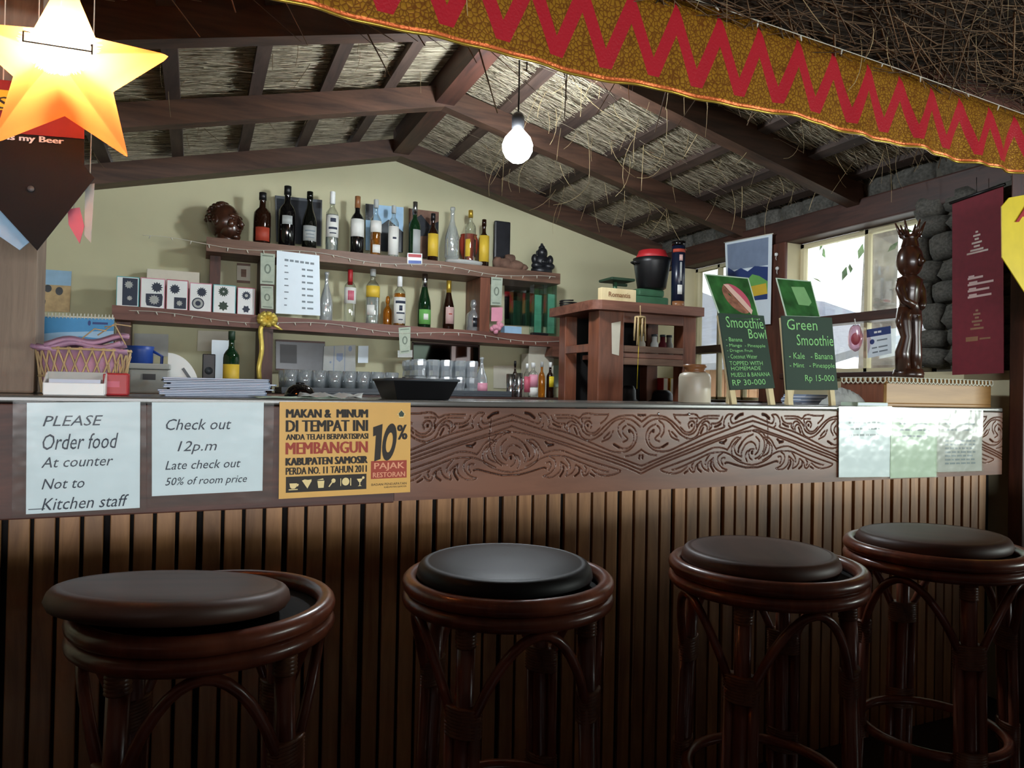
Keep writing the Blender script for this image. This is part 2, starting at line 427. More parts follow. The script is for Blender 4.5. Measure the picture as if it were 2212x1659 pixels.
fr.prism([(1.78, zfront(1.78)), (-1.6, zfront(-1.6)), (-5.1, 2.2), (-5.1, 2.4), (-1.6, zfront(-1.6)+.2), (1.78, zfront(1.78)+.12)], 'x', -3.2, 5.6)
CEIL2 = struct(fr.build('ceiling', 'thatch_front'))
struct(MB().prism([(-.4, 2.19), (2.45, 2.19), (RX, roof(RX, .16))], 'y', 1.725, 1.755).build('leak_filler', 'dark_wood'))  # hidden filler board added to stop daylight leaking in above the front roof
# rafters (pairs of timbers), battens, ridge beam: parts of the ceiling
def rafter(y0, y1, mat, dep=.1):
    for sg, xe in ((-1, XL), (1, XR+.1)):
        xs = (RX-.0, xe)
        p = [(xs[0], roof(xs[0])), (xs[1], roof(xs[1])), (xs[1], roof(xs[1], dep)), (xs[0], roof(xs[0], dep))]
        MB().prism(p, 'y', y0, y1).build('rafter', mat, CEIL)
rafter(3.99, 4.098, 'rafter_wood'); rafter(3.2, 3.26, 'rafter_wood'); rafter(2.42, 2.49, 'rafter_wood', .12); rafter(1.60, 1.67, 'dark_wood', .12)
for x in (-1.05, -.74, -.43, -.11, .20, .49, .77, 1.33, 1.62, 1.92, 2.21, 2.5, 2.75):
    s = -RS if x > RX else RS
    MB().prism([(x-.026, roof(x-.026, .1)), (x+.026, roof(x+.026, .1)), (x+.026, roof(x+.026, .15)), (x-.026, roof(x-.026, .15))], 'y', 1.76, 4.09).build('batten', 'batten_wood', CEIL)
MB().prism([(RX-.045, RZ+.01), (RX+.045, RZ+.01), (RX+.045, RZ+.15), (RX-.045, RZ+.15)], 'y', 1.76, 3.985).build('ridge_beam', 'dark_wood_y', CEIL)
def strands(n, xr, yr, zfun, lr, wr_, ang, drop, down=True, slope=True):
    x = RNG.uniform(*xr, n); y = RNG.uniform(*yr, n); ln = RNG.uniform(*lr, n); a = RNG.normal(0, ang, n)
    wd = RNG.uniform(*wr_, n); dz = -RNG.uniform(.002, drop, n)
    tilt = RNG.normal(0, .06, n)
    dx = np.cos(a)*ln; dy = np.sin(a)*ln
    z0 = zfun(x, y)+dz; z1 = zfun(x+dx, y+dy)+dz-np.abs(tilt)*ln
    A = np.stack([x, y, z0], 1); B = np.stack([x+dx, y+dy, z1], 1)
    nx, ny = -np.sin(a)*wd, np.cos(a)*wd
    off = [np.stack([nx, ny, 0*nx], 1), np.stack([-nx, -ny, 0*nx], 1), np.stack([0*nx, 0*nx, wd*1.2], 1)]
    V = np.stack([A+off[0], A+off[1], A+off[2], B+off[0]*.6, B+off[1]*.6, B+off[2]*.6], 1).reshape(-1, 3)
    base = (np.arange(n)*6)[:, None]
    F = np.concatenate([base+np.array([[0, 1, 4, 3]]), base+np.array([[1, 2, 5, 4]]), base+np.array([[2, 0, 3, 5]])], 0)
    return V, F
def npmesh(name, V, F):
    me = bpy.data.meshes.new(name); k = F.shape[1]
    me.vertices.add(len(V)); me.vertices.foreach_set('co', V.astype(np.float32).ravel())
    me.loops.add(F.size); me.loops.foreach_set('vertex_index', F.astype(np.int32).ravel())
    me.polygons.add(len(F)); me.polygons.foreach_set('loop_start', np.arange(len(F), dtype=np.int32)*k)
    me.polygons.foreach_set('loop_total', np.full(len(F), k, dtype=np.int32)); me.update(calc_edges=True); me.validate(); return me
zr = lambda x, y: RZ+.144-RS*np.abs(x-RX)
V, F = strands(9000, (RX+.03, XR-.1), (1.75, 4.08), zr, (.08, .30), (.0010, .0022), .22, .022)
put('thatch_straw', npmesh('thatch_straw', V, F), 'strand', CEIL, kind='stuff')
V, F = strands(7000, (XL, RX-.25), (1.75, 4.08), zr, (.06, .22), (.0010, .0022), .14, .012)
put('thatch_straw', npmesh('thatch_straw', V, F), 'strand', CEIL, kind='stuff')
zf = lambda x, y: 2.15+.35*(1.75-y)
V, F = strands(5200, (-.3, 3.3), (.2, 1.76), zf, (.12, .45), (.0012, .0034), .5, .06)
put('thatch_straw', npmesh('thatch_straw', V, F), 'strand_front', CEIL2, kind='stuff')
def danglers(n, xr, yr, zfun, lr, rr):
    mb = MB()
    for i in range(n):
        x = random.uniform(*xr); y = random.uniform(*yr); L = random.uniform(*lr); a = random.uniform(-.9, .9); c = random.uniform(-1.4, 1.4); d = random.uniform(0, 6.28)
        p = Vector((x, y, float(zfun(x, y))+.005)); pts = [p.copy()]
        for k in range(5):
            ang = a+c*(k/5)
            p = p+Vector((math.sin(ang)*math.cos(d), math.sin(ang)*math.sin(d), -math.cos(ang)))*(L/5); pts.append(p.copy())
        r = random.uniform(*rr); mb.tube(pts, [r, r, r*.9, r*.8, r*.7, r*.5], 4)
    return mb
danglers(150, (1.35, 2.75), (1.9, 4.0), lambda x, y: roof(x, .13), (.06, .28), (.0008, .0020)).build('loose_straw', 'straw', CEIL, kind='stuff')
danglers(60, (-.9, .9), (1.9, 4.0), lambda x, y: roof(x, .13), (.05, .16), (.0007, .0015)).build('loose_straw', 'straw_dark', CEIL, kind='stuff')
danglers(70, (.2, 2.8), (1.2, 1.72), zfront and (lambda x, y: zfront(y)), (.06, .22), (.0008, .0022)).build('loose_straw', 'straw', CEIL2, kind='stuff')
# ------------------------------------------------------------------ right wall: beam, post, stones, window joinery
def sp(o): return o
BEAM = struct(MB().bbox(XR-.005, XR+.12, 1.66, 4.095, 1.935, 2.055, .008).build('trim_2', 'dark_wood_y'))
struct(MB().bbox(XR-.004, XR+.148, 2.87, 3.03, 1.10, 1.934, .004).build('trim_3', 'cream_plaster'))
POST = struct(MB().bbox(XR-.02, XR-.003, 2.86, 3.04, 1.10, 1.934, .004).build('trim_4', 'dark_wood_z'))
# rough stones of the pillar at the end of the wall (each one its own piece)
def rock(sx, sy, sz, seed):
    rg = random.Random(seed); bm = bmesh.new(); bmesh.ops.create_cube(bm, size=1); bmesh.ops.subdivide_edges(bm, edges=bm.edges[:], cuts=2, use_grid_fill=True)
    for v in bm.verts:
        c = v.co; d = max(abs(c.x), abs(c.y), abs(c.z))
        c *= 1-.30*max(0, (c.length-.5))/.366
        c.x *= 1+rg.uniform(-.12, .12); c.y *= 1+rg.uniform(-.12, .12); c.z *= 1+rg.uniform(-.12, .12)
        v.co = Vector((c.x*sx, c.y*sy, c.z*sz))
    me = bpy.data.meshes.new('stone'); bm.to_mesh(me); bm.free(); me.polygons.foreach_set('use_smooth', [True]*len(me.polygons)); return me
rocks = [rock(1, 1, 1, k) for k in range(7)]
for r in rocks: r.materials.append(M['stone'])
zz = 1.27; k = 0
while zz < 1.93:
    hgt = random.choice((.075, .09, .11)); yy = 1.66; edge = 2.13+random.uniform(-.05, .05)
    while yy < edge-.02:
        wd = random.uniform(.12, .2); wd = min(wd, edge-yy+.02)
        o = put('stone', rocks[k % 7], None, WR, (XR+.06, yy+wd/2, zz+hgt/2)); o.scale = (.15, wd*1.10, hgt*1.14); o.rotation_euler = (random.uniform(-.1, .1), 0, 0); k += 1
        yy += wd
    zz += hgt
yy = 1.7
while yy < 4.0:
    wd = random.uniform(.12, .24)
    o = put('stone', rocks[k % 7], None, WR, (XR+.07, yy+wd/2, 2.12)); o.scale = (.12, wd*1.08, .16); k += 1; yy += wd
def window(name, y0, y1, z0, z1, rails, muls):
    m = MB(); x0, x1 = XR+.095, XR+.125; t = .022
    m.box(x0, x1, y0, y1, z0, z0+t).box(x0, x1, y0, y1, z1-t, z1).box(x0, x1, y0, y0+t, z0, z1).box(x0, x1, y1-t, y1, z0, z1)
    W = struct(m.build(name, 'cream_plaster'))
    for z in rails: MB().bbox(XR+.03, x1, y0, y1, z-.022, z+.022, .003).build('window_rail', 'dark_wood_y', W)
    for y in muls: MB().box(x0, x1, y-.009, y+.009, z0, z1).build('mullion', 'cream_plaster', W)
    zs = [z0+t]+[z for z in rails]+[z1-t]; ys = [y0+t]+list(muls)+[y1-t]
    for i in range(len(zs)-1):
        for j in range(len(ys)-1):
            MB().box(x0+.018, x0+.022, ys[j], ys[j+1], zs[i], zs[i+1]).build('pane', 'window_glass', W)
    return W
window('window_1', 2.10, 2.87, 1.25, 1.93, [1.51], [at(1873, 560, XR+.1, 0).y])
window('window_2', 3.03, 3.74, 1.10, 1.93, [1.41], [3.30, 3.52])
struct(MB().bbox(XR-.03, XR+.14, 2.1, 2.88, 1.222, 1.25, .005).build('trim_5', 'dark_wood_y'))
struct(MB().bbox(XR-.03, XR+.14, 3.03, 3.75, 1.075, 1.105, .005).build('trim_6', 'dark_wood_y'))
# ------------------------------------------------------------------ outside, seen through the windows
OUT = struct(MB().box(2.96, 60, -10, 70, -.9, -.8).build('ground_outside', 'grass'))
hv = []; hf = []
for i in range(25):
    for j in range(9):
        y = -20+i*6; h = (.5+.185*max(-20, y)+1.2*math.sin(i*1.1))*(.55+.45*ss(j/8)); h = max(h, 2)
        hv.append((62+j*4, y, -.9+h))
for i in range(24):
    for j in range(8): hf.append((i*9+j, (i+1)*9+j, (i+1)*9+j+1, i*9+j+1))
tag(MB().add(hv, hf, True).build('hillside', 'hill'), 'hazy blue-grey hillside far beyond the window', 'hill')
tr = thing('tree', 'leaning grey tree trunk outside the window beside the carved statue', 'tree', (*at(1907, 600, 5.2, 0)[:2], -.8))
MB().tube([(0,0,0), (.02,.0,1), (.0,.05,2.2), (.1,.1,3.4), (.1,.3,5)], [.2,.16,.14,.13,.1], 12).build('trunk', 'bark', tr)
lf = MB(); 
for i in range(900):
    p = Vector((random.gauss(.1, .7), random.gauss(.3, .9), 4.6+random.gauss(0, .6))); s_ = random.uniform(.05, .1); q = Matrix.Rotation(random.uniform(0, 6.3), 4, Vector((random.random()-.5, random.random()-.5, random.random()-.5)).normalized())
    lf.add([p+q @ Vector(v)*s_ for v in ((-1,0,0), (0,-.4,.1), (1,0,0), (0,.4,.1))], [(0,1,2,3)])
lf.build('foliage', 'foliage', tr, kind='stuff')
for n_, (x, y, s_) in enumerate(((5.0, 5.6, .5), (6.6, 5.2, .42), (5.5, 3.1, .35))):
    sh = thing('shrub', ('round green shrub outside the plank shed', 'low green shrub outside by the tree trunk', 'small green shrub just outside the notice window')[n_], 'shrub', (x, y, -.8))
    lf = MB()
    for i in range(500):
        d = Vector((random.gauss(0, 1), random.gauss(0, 1), abs(random.gauss(0, 1)))).normalized()*s_*random.uniform(.6, 1.1); d.z *= 2.2
        z_ = random.uniform(.04, .09); q = Matrix.Rotation(random.uniform(0, 6.3), 4, Vector((random.random()-.5, random.random()-.5, random.random()-.5)).normalized())
        lf.add([d+q @ Vector(v)*z_ for v in ((-1,0,0), (0,-.4,.1), (1,0,0), (0,.4,.1))], [(0,1,2,3)])
    lf.build('foliage', 'foliage', sh, kind='stuff'); MB().tube([(0,0,0), (0,0,s_)], .03, 6).build('stem', 'bark', sh)
shed = thing('plank_shed', 'pale orange plank shed standing outside the left window', 'shed', (7.2, 8.6, -.8))
for i in range(22):
    MB().box(-.01, .02, -1.9+i*.17, -1.9+i*.17+.155, 0, 2.35).build('plank', 'plank_wall', shed)
MB().box(.03, 2.4, -1.9, 1.85, 0, 2.3).build('wall', 'plank_wall', shed)
MB().prism([(-.35, 2.3), (2.7, 3.1), (2.7, 3.2), (-.35, 2.4)], 'y', -2.2, 2.1).build('roof', 'roof_grey', shed)
# ================================================================== BAR COUNTER
CX0, CX1, CY, CZ = -.52, 2.70, 1.70, 1.104
bar = thing('bar_counter', 'long dark wooden bar counter with carved panel and vertical slats', 'counter', (0, 0, 0))
MB().bbox(CX0, CX1, 1.699, 2.22, 1.090, CZ, .004).build('countertop', 'counter_top', bar)
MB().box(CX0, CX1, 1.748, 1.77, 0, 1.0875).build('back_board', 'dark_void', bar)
MB().box(CX1-.02, CX1, 1.771, 2.2, 0, 1.0875).build('end_panel', 'dark_wood_z', bar)
# slats: 44 mm pitch, a wider gap every few slats
x = CX0; i = 0; cache = {}
while x < CX1-.045:
    gap = .013 if i % 4 == 3 else .0075
    wd = round(.044-gap+(.004 if i % 4 == 3 else 0), 4)
    if wd not in cache: cache[wd] = MB().bbox(0, wd, 0, .014, 0, .866, .002).mesh('slat')
    put('slat', cache[wd], 'slat_wood', bar, (x, 1.733+random.uniform(-.001, .001), 0)); x += wd+gap; i += 1
# carved board -------------------------------------------------------------
C2 = """170 250 240 270 450 345 560 380 600 350 610 290 570 230
170 335 330 375 590 460 1000 600 1300 720 1600 830 1900 940 2060 1000 2110 1010
170 420 500 530 900 650 1200 745 1500 850 1800 950 2060 1060 2110 1070
200 505 430 545 700 620 1000 720 1300 830 1600 930 1900 1040 2080 1120 2110 1125
660 820 780 785 900 780 1000 810 1200 890 1500 990 1700 1050 1800 1090 1700 1140 1560 1160 1450 1130 1370 1070
380 1030 560 930 700 870 850 860 1000 880 1200 960 1400 1040 1550 1090 1620 1100
100 1100 170 1105 300 1080 450 1020 560 940
740 870 820 930 820 1030 760 1110 690 1150 650 1165 720 1185 800 1170 880 1110 910 1040 910 960
690 960 750 960 760 1020 730 1080
910 950 1000 1030 1000 1120 990 1160 1060 1130 1110 1070 1130 1000
1140 1000 1210 1060 1240 1150 1290 1150 1330 1100
1260 1010 1290 1060 1270 1110
400 620 460 680 520 760 510 850 470 910 390 950
400 640 480 620 560 680 610 760 660 830
460 660 560 760 575 850 555 930
590 225 660 230 720 300 740 400 735 445 1000 520 1250 620 1500 730 1680 800 1850 805 1970 740 2040 620 2030 510 1980 430 1900 390
650 375 640 420 600 460
760 265 800 340 880 380 970 385 960 430 1010 490
830 250 1000 255 1100 265 1180 295 1240 240 1320 230 1430 245 1600 245
850 300 1000 300 1100 310 1180 380 1220 440 1230 370 1215 310 1260 295 1350 300
1000 430 1010 370 1070 340 1140 390
1040 520 1040 440 1090 395 1150 430 1190 530 1230 590 1310 625 1400 610 1500 550 1600 450 1700 350 1800 310 1900 310 2000 350 2090 430
1215 400 1230 480 1290 540 1370 560 1450 530 1540 440 1640 350 1760 280 1870 260 1980 260 2060 310 2110 350
1350 450 1370 400 1340 350 1290 345 1260 400 1280 470 1340 520 1420 510 1500 440
1500 380 1580 310 1620 240
1860 330 1780 400 1765 500 1810 590
1880 410 1840 450 1830 520 1890 590 1900 620 1830 660
1940 480 1990 540 1990 650 1940 730 1850 755 1770 730
1550 600 1640 510
1520 650 1640 590 1690 490
1870 870 2000 840 2110 770"""
C2T = """380 220 450 240 515 295:24
170 1150 280 1145 450 1100 640 1040 690 1050:13
980 890 1040 980 1050 1050:8
945 1020 950 1080 900 1170:17
1185 1040 1180 1110 1120 1165:15
1350 1130 1410 1168:12
680 655 720 690 800 695 720 715:16
790 385 850 420 905 435:12
1110 450 1150 540:13
1310 405 1312 415:22
1930 485 1932 500:24
1700 690 1780 740:18
2085 860 2080 900:18
2060 250 2140 258:14"""
SP = """80 830 110 750 190 700 280 730 350 820 380 900 370 950
100 930 40 870 15 760 30 680 100 610
160 570 280 620 370 700 430 800 440 870
210 850 270 870 295 950 260 1050
130 830 200 830 235 890 210 980 160 1020
-130 300 -150 480 -150 700 -110 850 -40 960 30 1010
160 510 60 540 -40 620 -90 740 -70 870 10 960 100 1000
170 505 70 490 -40 540 -110 640"""
SPT = """163 880 165 900:26
370 700 430 800 440 870:14"""
def c2pt(a, b): p = at(1080+a/6.9125, 860+b/6.9125, CY); return (p.x, p.z)
XPK, XVL = c2pt(170, 600)[0], c2pt(2110, 600)[0]
PER = XVL-XPK
GS = .0016
gx0, gx1, gz0, gz1 = .44, CX1, .862, 1.0865
nx, nz = int((gx1-gx0)/GS)+1, int((gz1-gz0)/GS)+1
gx = np.linspace(gx0, gx1, nx); gz = np.linspace(gz0, gz1, nz)
DEP = np.zeros((nz, nx))
def stamp(pts, hw, depth):
    P = catmull([(p[0], p[1], 0) for p in pts], 10)
    Q = []
    for a, b in zip(P[:-1], P[1:]):
        n = max(1, int((b-a).length/.0012))
        Q += [a.lerp(b, t/n) for t in range(n)]
    Q.append(P[-1]); rad = int(hw*1.9/GS)+2
    for q in Q:
        ix = int((q.x-gx0)/GS); iz = int((q.y-gz0)/GS)
        a0, a1, b0, b1 = max(0, ix-rad), min(nx, ix+rad+1), max(0, iz-rad), min(nz, iz+rad+1)
        if a0 >= a1 or b0 >= b1: continue
        d = np.hypot(gx[a0:a1][None, :]-q.x, gz[b0:b1][:, None]-q.y)
        v = depth*np.clip((1.8*hw-d)/(1.1*hw), 0, 1)
        np.maximum(DEP[b0:b1, a0:a1], v, out=DEP[b0:b1, a0:a1])
def parse(t):
    out = []
    for ln in t.strip().split('\n'):
        w_ = 5.2
        if ':' in ln: ln, q = ln.split(':'); w_ = float(q)
        v = [float(k) for k in ln.split()]; out.append(([c2pt(v[k], v[k+1]) for k in range(0, len(v), 2)], w_/6.9125/1150*.62))
    return out
L2, T2, S2, ST2 = parse(C2), parse(C2T), parse(SP), parse(SPT)
for cell in range(-2, 5):          # mirrored repeats of the band along the board
    def mp_(p, cell=cell):
        d = p[0]-XPK
        return (XPK+cell*PER+d, p[1]) if cell % 2 == 0 else (XPK+(cell+1)*PER-d, p[1])
    for pts, hw in L2: stamp([mp_(p) for p in pts], hw*1.5, .008)
    for pts, hw in T2: stamp([mp_(p) for p in pts], hw, .0085)
for j in (-1, 0, 1, 2):                # one scroll under every second peak
    sg = 1 if j % 2 == 0 else -1
    for pts, hw in S2: stamp([(XPK+2*PER*j+sg*(p[0]-XPK), p[1]) for p in pts], hw*1.5, .008)
    for pts, hw in ST2: stamp([(XPK+2*PER*j+sg*(p[0]-XPK), p[1]) for p in pts], hw, .0085)
GX, GZ = np.meshgrid(gx, gz)
V = np.stack([GX, CY+DEP, GZ], -1).reshape(-1, 3)
idx = np.arange(nx*nz).reshape(nz, nx)
F = np.stack([idx[:-1, :-1], idx[:-1, 1:], idx[1:, 1:], idx[1:, :-1]], -1).reshape(-1, 4)
me = npmesh('carved_panel', V, F); me.polygons.foreach_set('use_smooth', [True]*len(me.polygons))
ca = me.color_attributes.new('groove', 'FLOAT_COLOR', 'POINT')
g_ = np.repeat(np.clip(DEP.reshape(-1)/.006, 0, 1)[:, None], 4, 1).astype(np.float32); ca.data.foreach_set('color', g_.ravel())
m = M['carved_wood'].copy(); nt = m.node_tree; N = nt.nodes; L = nt.links; b = N['Principled BSDF']     # groove colour darkened by depth, painting in the weak recess shade
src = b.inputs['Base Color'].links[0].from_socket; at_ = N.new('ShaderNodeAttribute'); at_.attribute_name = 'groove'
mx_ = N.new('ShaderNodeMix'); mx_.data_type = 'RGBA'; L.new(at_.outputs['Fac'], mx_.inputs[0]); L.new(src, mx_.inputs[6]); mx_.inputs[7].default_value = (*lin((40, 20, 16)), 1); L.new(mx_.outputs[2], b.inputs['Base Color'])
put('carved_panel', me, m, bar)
MB().box(gx0, CX1, CY+.009, CY+.032, .862, 1.0875).build('panel_core', 'carved_wood', bar)
MB().bbox(CX0, gx0, CY, CY+.032, .858, 1.0875, .003).build('plain_panel', 'dark_wood', bar)
for x in (1.195, 1.30): MB().ball((x, CY-.001, 1.075), .004, 8, 5, (1, .5, 1)).build('nail', 'steel', bar)
# ------------------------------------------------------------------ notices on the counter front
YF = CY-.0055
def sleeve(parent, q, tilt=.0016, mat='sleeve_soft'):
    s = MB(); n = q.n
    s.add([q.c[0]+n*.0016, q.c[1]+n*.0016, q.c[2]+n*tilt, q.c[3]+n*tilt]+[c-q.n*.0005 for c in q.c], [(0,3,2,1),(0,1,5,4),(1,2,6,5),(2,3,7,6),(3,0,4,7)]); s.build('plastic_sleeve', mat, parent)
t = thing('paper_notice', 'white notice reading PLEASE Order food At counter, leftmost on the bar front', 'notice', at(180, 990, YF))
o = t.location
q = pxquad((58,870),(303,868),(302,1097),(56,1111), YF, o); sh = q.sheet(.001).build('sheet', 'paper', t)
tx = MB()
for s, u0, v0, u1, v1 in (('PLEASE', .135,.12,.66,.215), ('Order food', .135,.285,.80,.43), ('At counter', .125,.495,.755,.59), ('Not to', .13,.69,.50,.785), ('Kitchen staff', .13,.865,.90,.975)):
    q.text(tx, s, u0, v0, u1, v1, .28)
q.rect(tx, .02, .955, .16, .962); tx.build('lettering', 'ink', sh)
sleeve(t, pxquad((28,866),(316,866),(316,1104),(26,1118), YF, o))
t = thing('paper_notice', 'white notice reading Check out 12p.m in a wrinkled plastic sleeve', 'notice', at(450, 965, YF))
o = t.location
q = pxquad((328,869),(570,869),(567,1060),(328,1072), YF, o); sh = q.sheet(.001).build('sheet', 'paper', t)
tx = MB()
for s, u0, v0, u1, v1 in (('Check out', .12,.18,.70,.30), ('12p.m', .22,.42,.57,.565), ('Late check out', .115,.63,.79,.725), ('50% of room price', .115,.81,.85,.92)):
    q.text(tx, s, u0, v0, u1, v1, .28)
tx.build('lettering', 'ink', sh)
sleeve(t, pxquad((318,866),(592,866),(588,1085),(318,1097), YF, o))
# yellow tax placard
t = thing('tax_placard', 'yellow-orange restaurant tax placard with big 10% beside the carving', 'sign', at(745, 970, YF))
o = t.location
q = pxquad((604,868),(887,870),(886,1063),(602,1078), YF, o); sh = q.sheet(.003).build('board', 'sign_yellow', t)
tx = MB()
for s, u0, v0, u1, v1, b in (('MAKAN &  MINUM', .05,.075,.655,.165, .02), ('DI TEMPAT INI', .05,.19,.655,.31, .02), ('ANDA TELAH BERPARTISIPASI', .05,.335,.66,.395, .01),
                             ('KABUPATEN SAMOSIR', .05,.58,.655,.66, .02), ('PERDA NO. 11 TAHUN 2011', .05,.68,.65,.755, .01),
                             ('%', .895,.245,.97,.41, .02), ('BADAN PENDAPATAN', .69,.885,.97,.91, .0), ('KABUPATEN SAMOSIR', .79,.922,.97,.94, 0)):
    q.text(tx, s, u0, v0, u1, v1, 0, b)
q.poly(tx, [(.70,.27),(.775,.235),(.76,.62),(.71,.645),(.722,.36),(.70,.37)])
n = 24
O = [(.83+.055*math.cos(2*math.pi*i/n)+.0*math.sin(2*math.pi*i/n), .435+.205*math.sin(2*math.pi*i/n)) for i in range(n)]
I = [(.83+.026*math.cos(2*math.pi*i/n), .44+.11*math.sin(2*math.pi*i/n)) for i in range(n)]
sk = lambda p: (p[0]+(.435-p[1])*.10, p[1])
vs = [q.p(*sk(p), .0006) for p in O]+[q.p(*sk(p), .0006) for p in I]
tx.add(vs, [(i, n+i, n+(i+1) % n, (i+1) % n) for i in range(n)])
q.rect(tx, .05, .775, .65, .94, .0004)
tx.build('lettering', 'ink_black', sh)
tx = MB(); q.text(tx, 'MEMBANGUN', .05,.42,.655,.545, 0, .02); q.rect(tx, .685, .64, .97, .835); tx.build('red_lettering', 'ink_red', sh)
tx = MB(); q.text(tx, 'PAJAK', .71,.66,.95,.75, 0, .008, .0011); q.text(tx, 'RESTORAN', .70,.765,.955,.82, 0, .006, .0011); tx.build('salmon_lettering', 'salmon', sh)
ic = MB(); H = .0011
q.poly(ic, [(.075,.845),(.13,.845),(.125,.885),(.112,.9),(.092,.9),(.08,.885)], H); q.rect(ic, .07,.905,.135,.915, H); q.poly(ic, [(.13,.85),(.143,.855),(.138,.875),(.127,.88)], H)
q.poly(ic, [(.165,.82),(.185,.808),(.21,.815),(.235,.81),(.235,.83),(.205,.905)], H)
q.poly(ic, [(.275,.82),(.32,.805),(.325,.82)], H); q.poly(ic, [(.278,.83),(.33,.83),(.325,.905),(.285,.905)], H)
q.poly(ic, [(.36,.895),(.385,.845),(.392,.855),(.368,.9)], H); q.disc(ic, .398, .835, .016, .024, 12, H)
q.disc(ic, .49, .85, .028, .042, 18, H); q.rect(ic, .45,.815,.455,.895, H); q.rect(ic, .525,.815,.532,.895, H)
q.poly(ic, [(.575,.825),(.622,.825),(.61,.855),(.602,.865),(.602,.895),(.614,.905),(.583,.905),(.595,.895),(.595,.865),(.587,.855)], H); q.disc(ic, .625,.815,.01,.015, 10, H)
ic.build('food_icons', 'icon_cream', sh)
em = MB(); q.poly(em, [(.925,.075),(.96,.135),(.945,.135),(.945,.165),(.905,.165),(.905,.135),(.89,.135)], .0006); em.build('crest_border', 'icon_cream', sh)
em = MB(); q.poly(em, [(.925,.085),(.948,.122),(.94,.155),(.91,.155),(.902,.122)], .0011); em.build('crest', 'dark_green', sh)
# three glossy sleeved sheets at the right end
for n_, (tl, tr, br, bl, lab, mt) in enumerate((
    ((1813,881),(1924,880),(1922,1030),(1812,1031), 'glossy sleeved sheet next to the carved panel on the counter front', 'paper'),
    ((1925,882),(2024,886),(2023,1030),(1923,1033), 'greenish glossy sleeved sheet between two other sheets on the counter front', 'paper_green'),
    ((2024,886),(2121,889),(2121,1017),(2023,1020), 'rightmost pale sleeved sheet at the end of the counter front', 'paper_grey'))):
    t = thing('price_sheet', lab, 'notice', at((tl[0]+tr[0])/2, 955, YF)); o = t.location
    q = pxquad(tl, tr, br, bl, YF, o); sh = q.sheet(.001).build('sheet', mt, t)
    tx = MB(); rg = random.Random(n_)
    for v in (np.linspace(.2, .38, 3) if n_ < 2 else list(np.linspace(.2, .3, 2))+list(np.linspace(.48, .85, 7))):
        u = .18
        while u < .8:
            w_ = rg.uniform(.04, .12); q.rect(tx, u, v, min(.85, u+w_), v+.028); u += w_+.025
    tx.build('printed_lines', 'ink_grey', sh, kind='stuff')
    e_ = .004
    c = [q.c[0]+Vector((-e_,0,e_)), q.c[1]+Vector((e_,0,e_)), q.c[2]+Vector((e_,0,-e_)), q.c[3]+Vector((-e_,0,-e_))]
    sleeve(t, Quad(*c), .0035, 'sleeve')
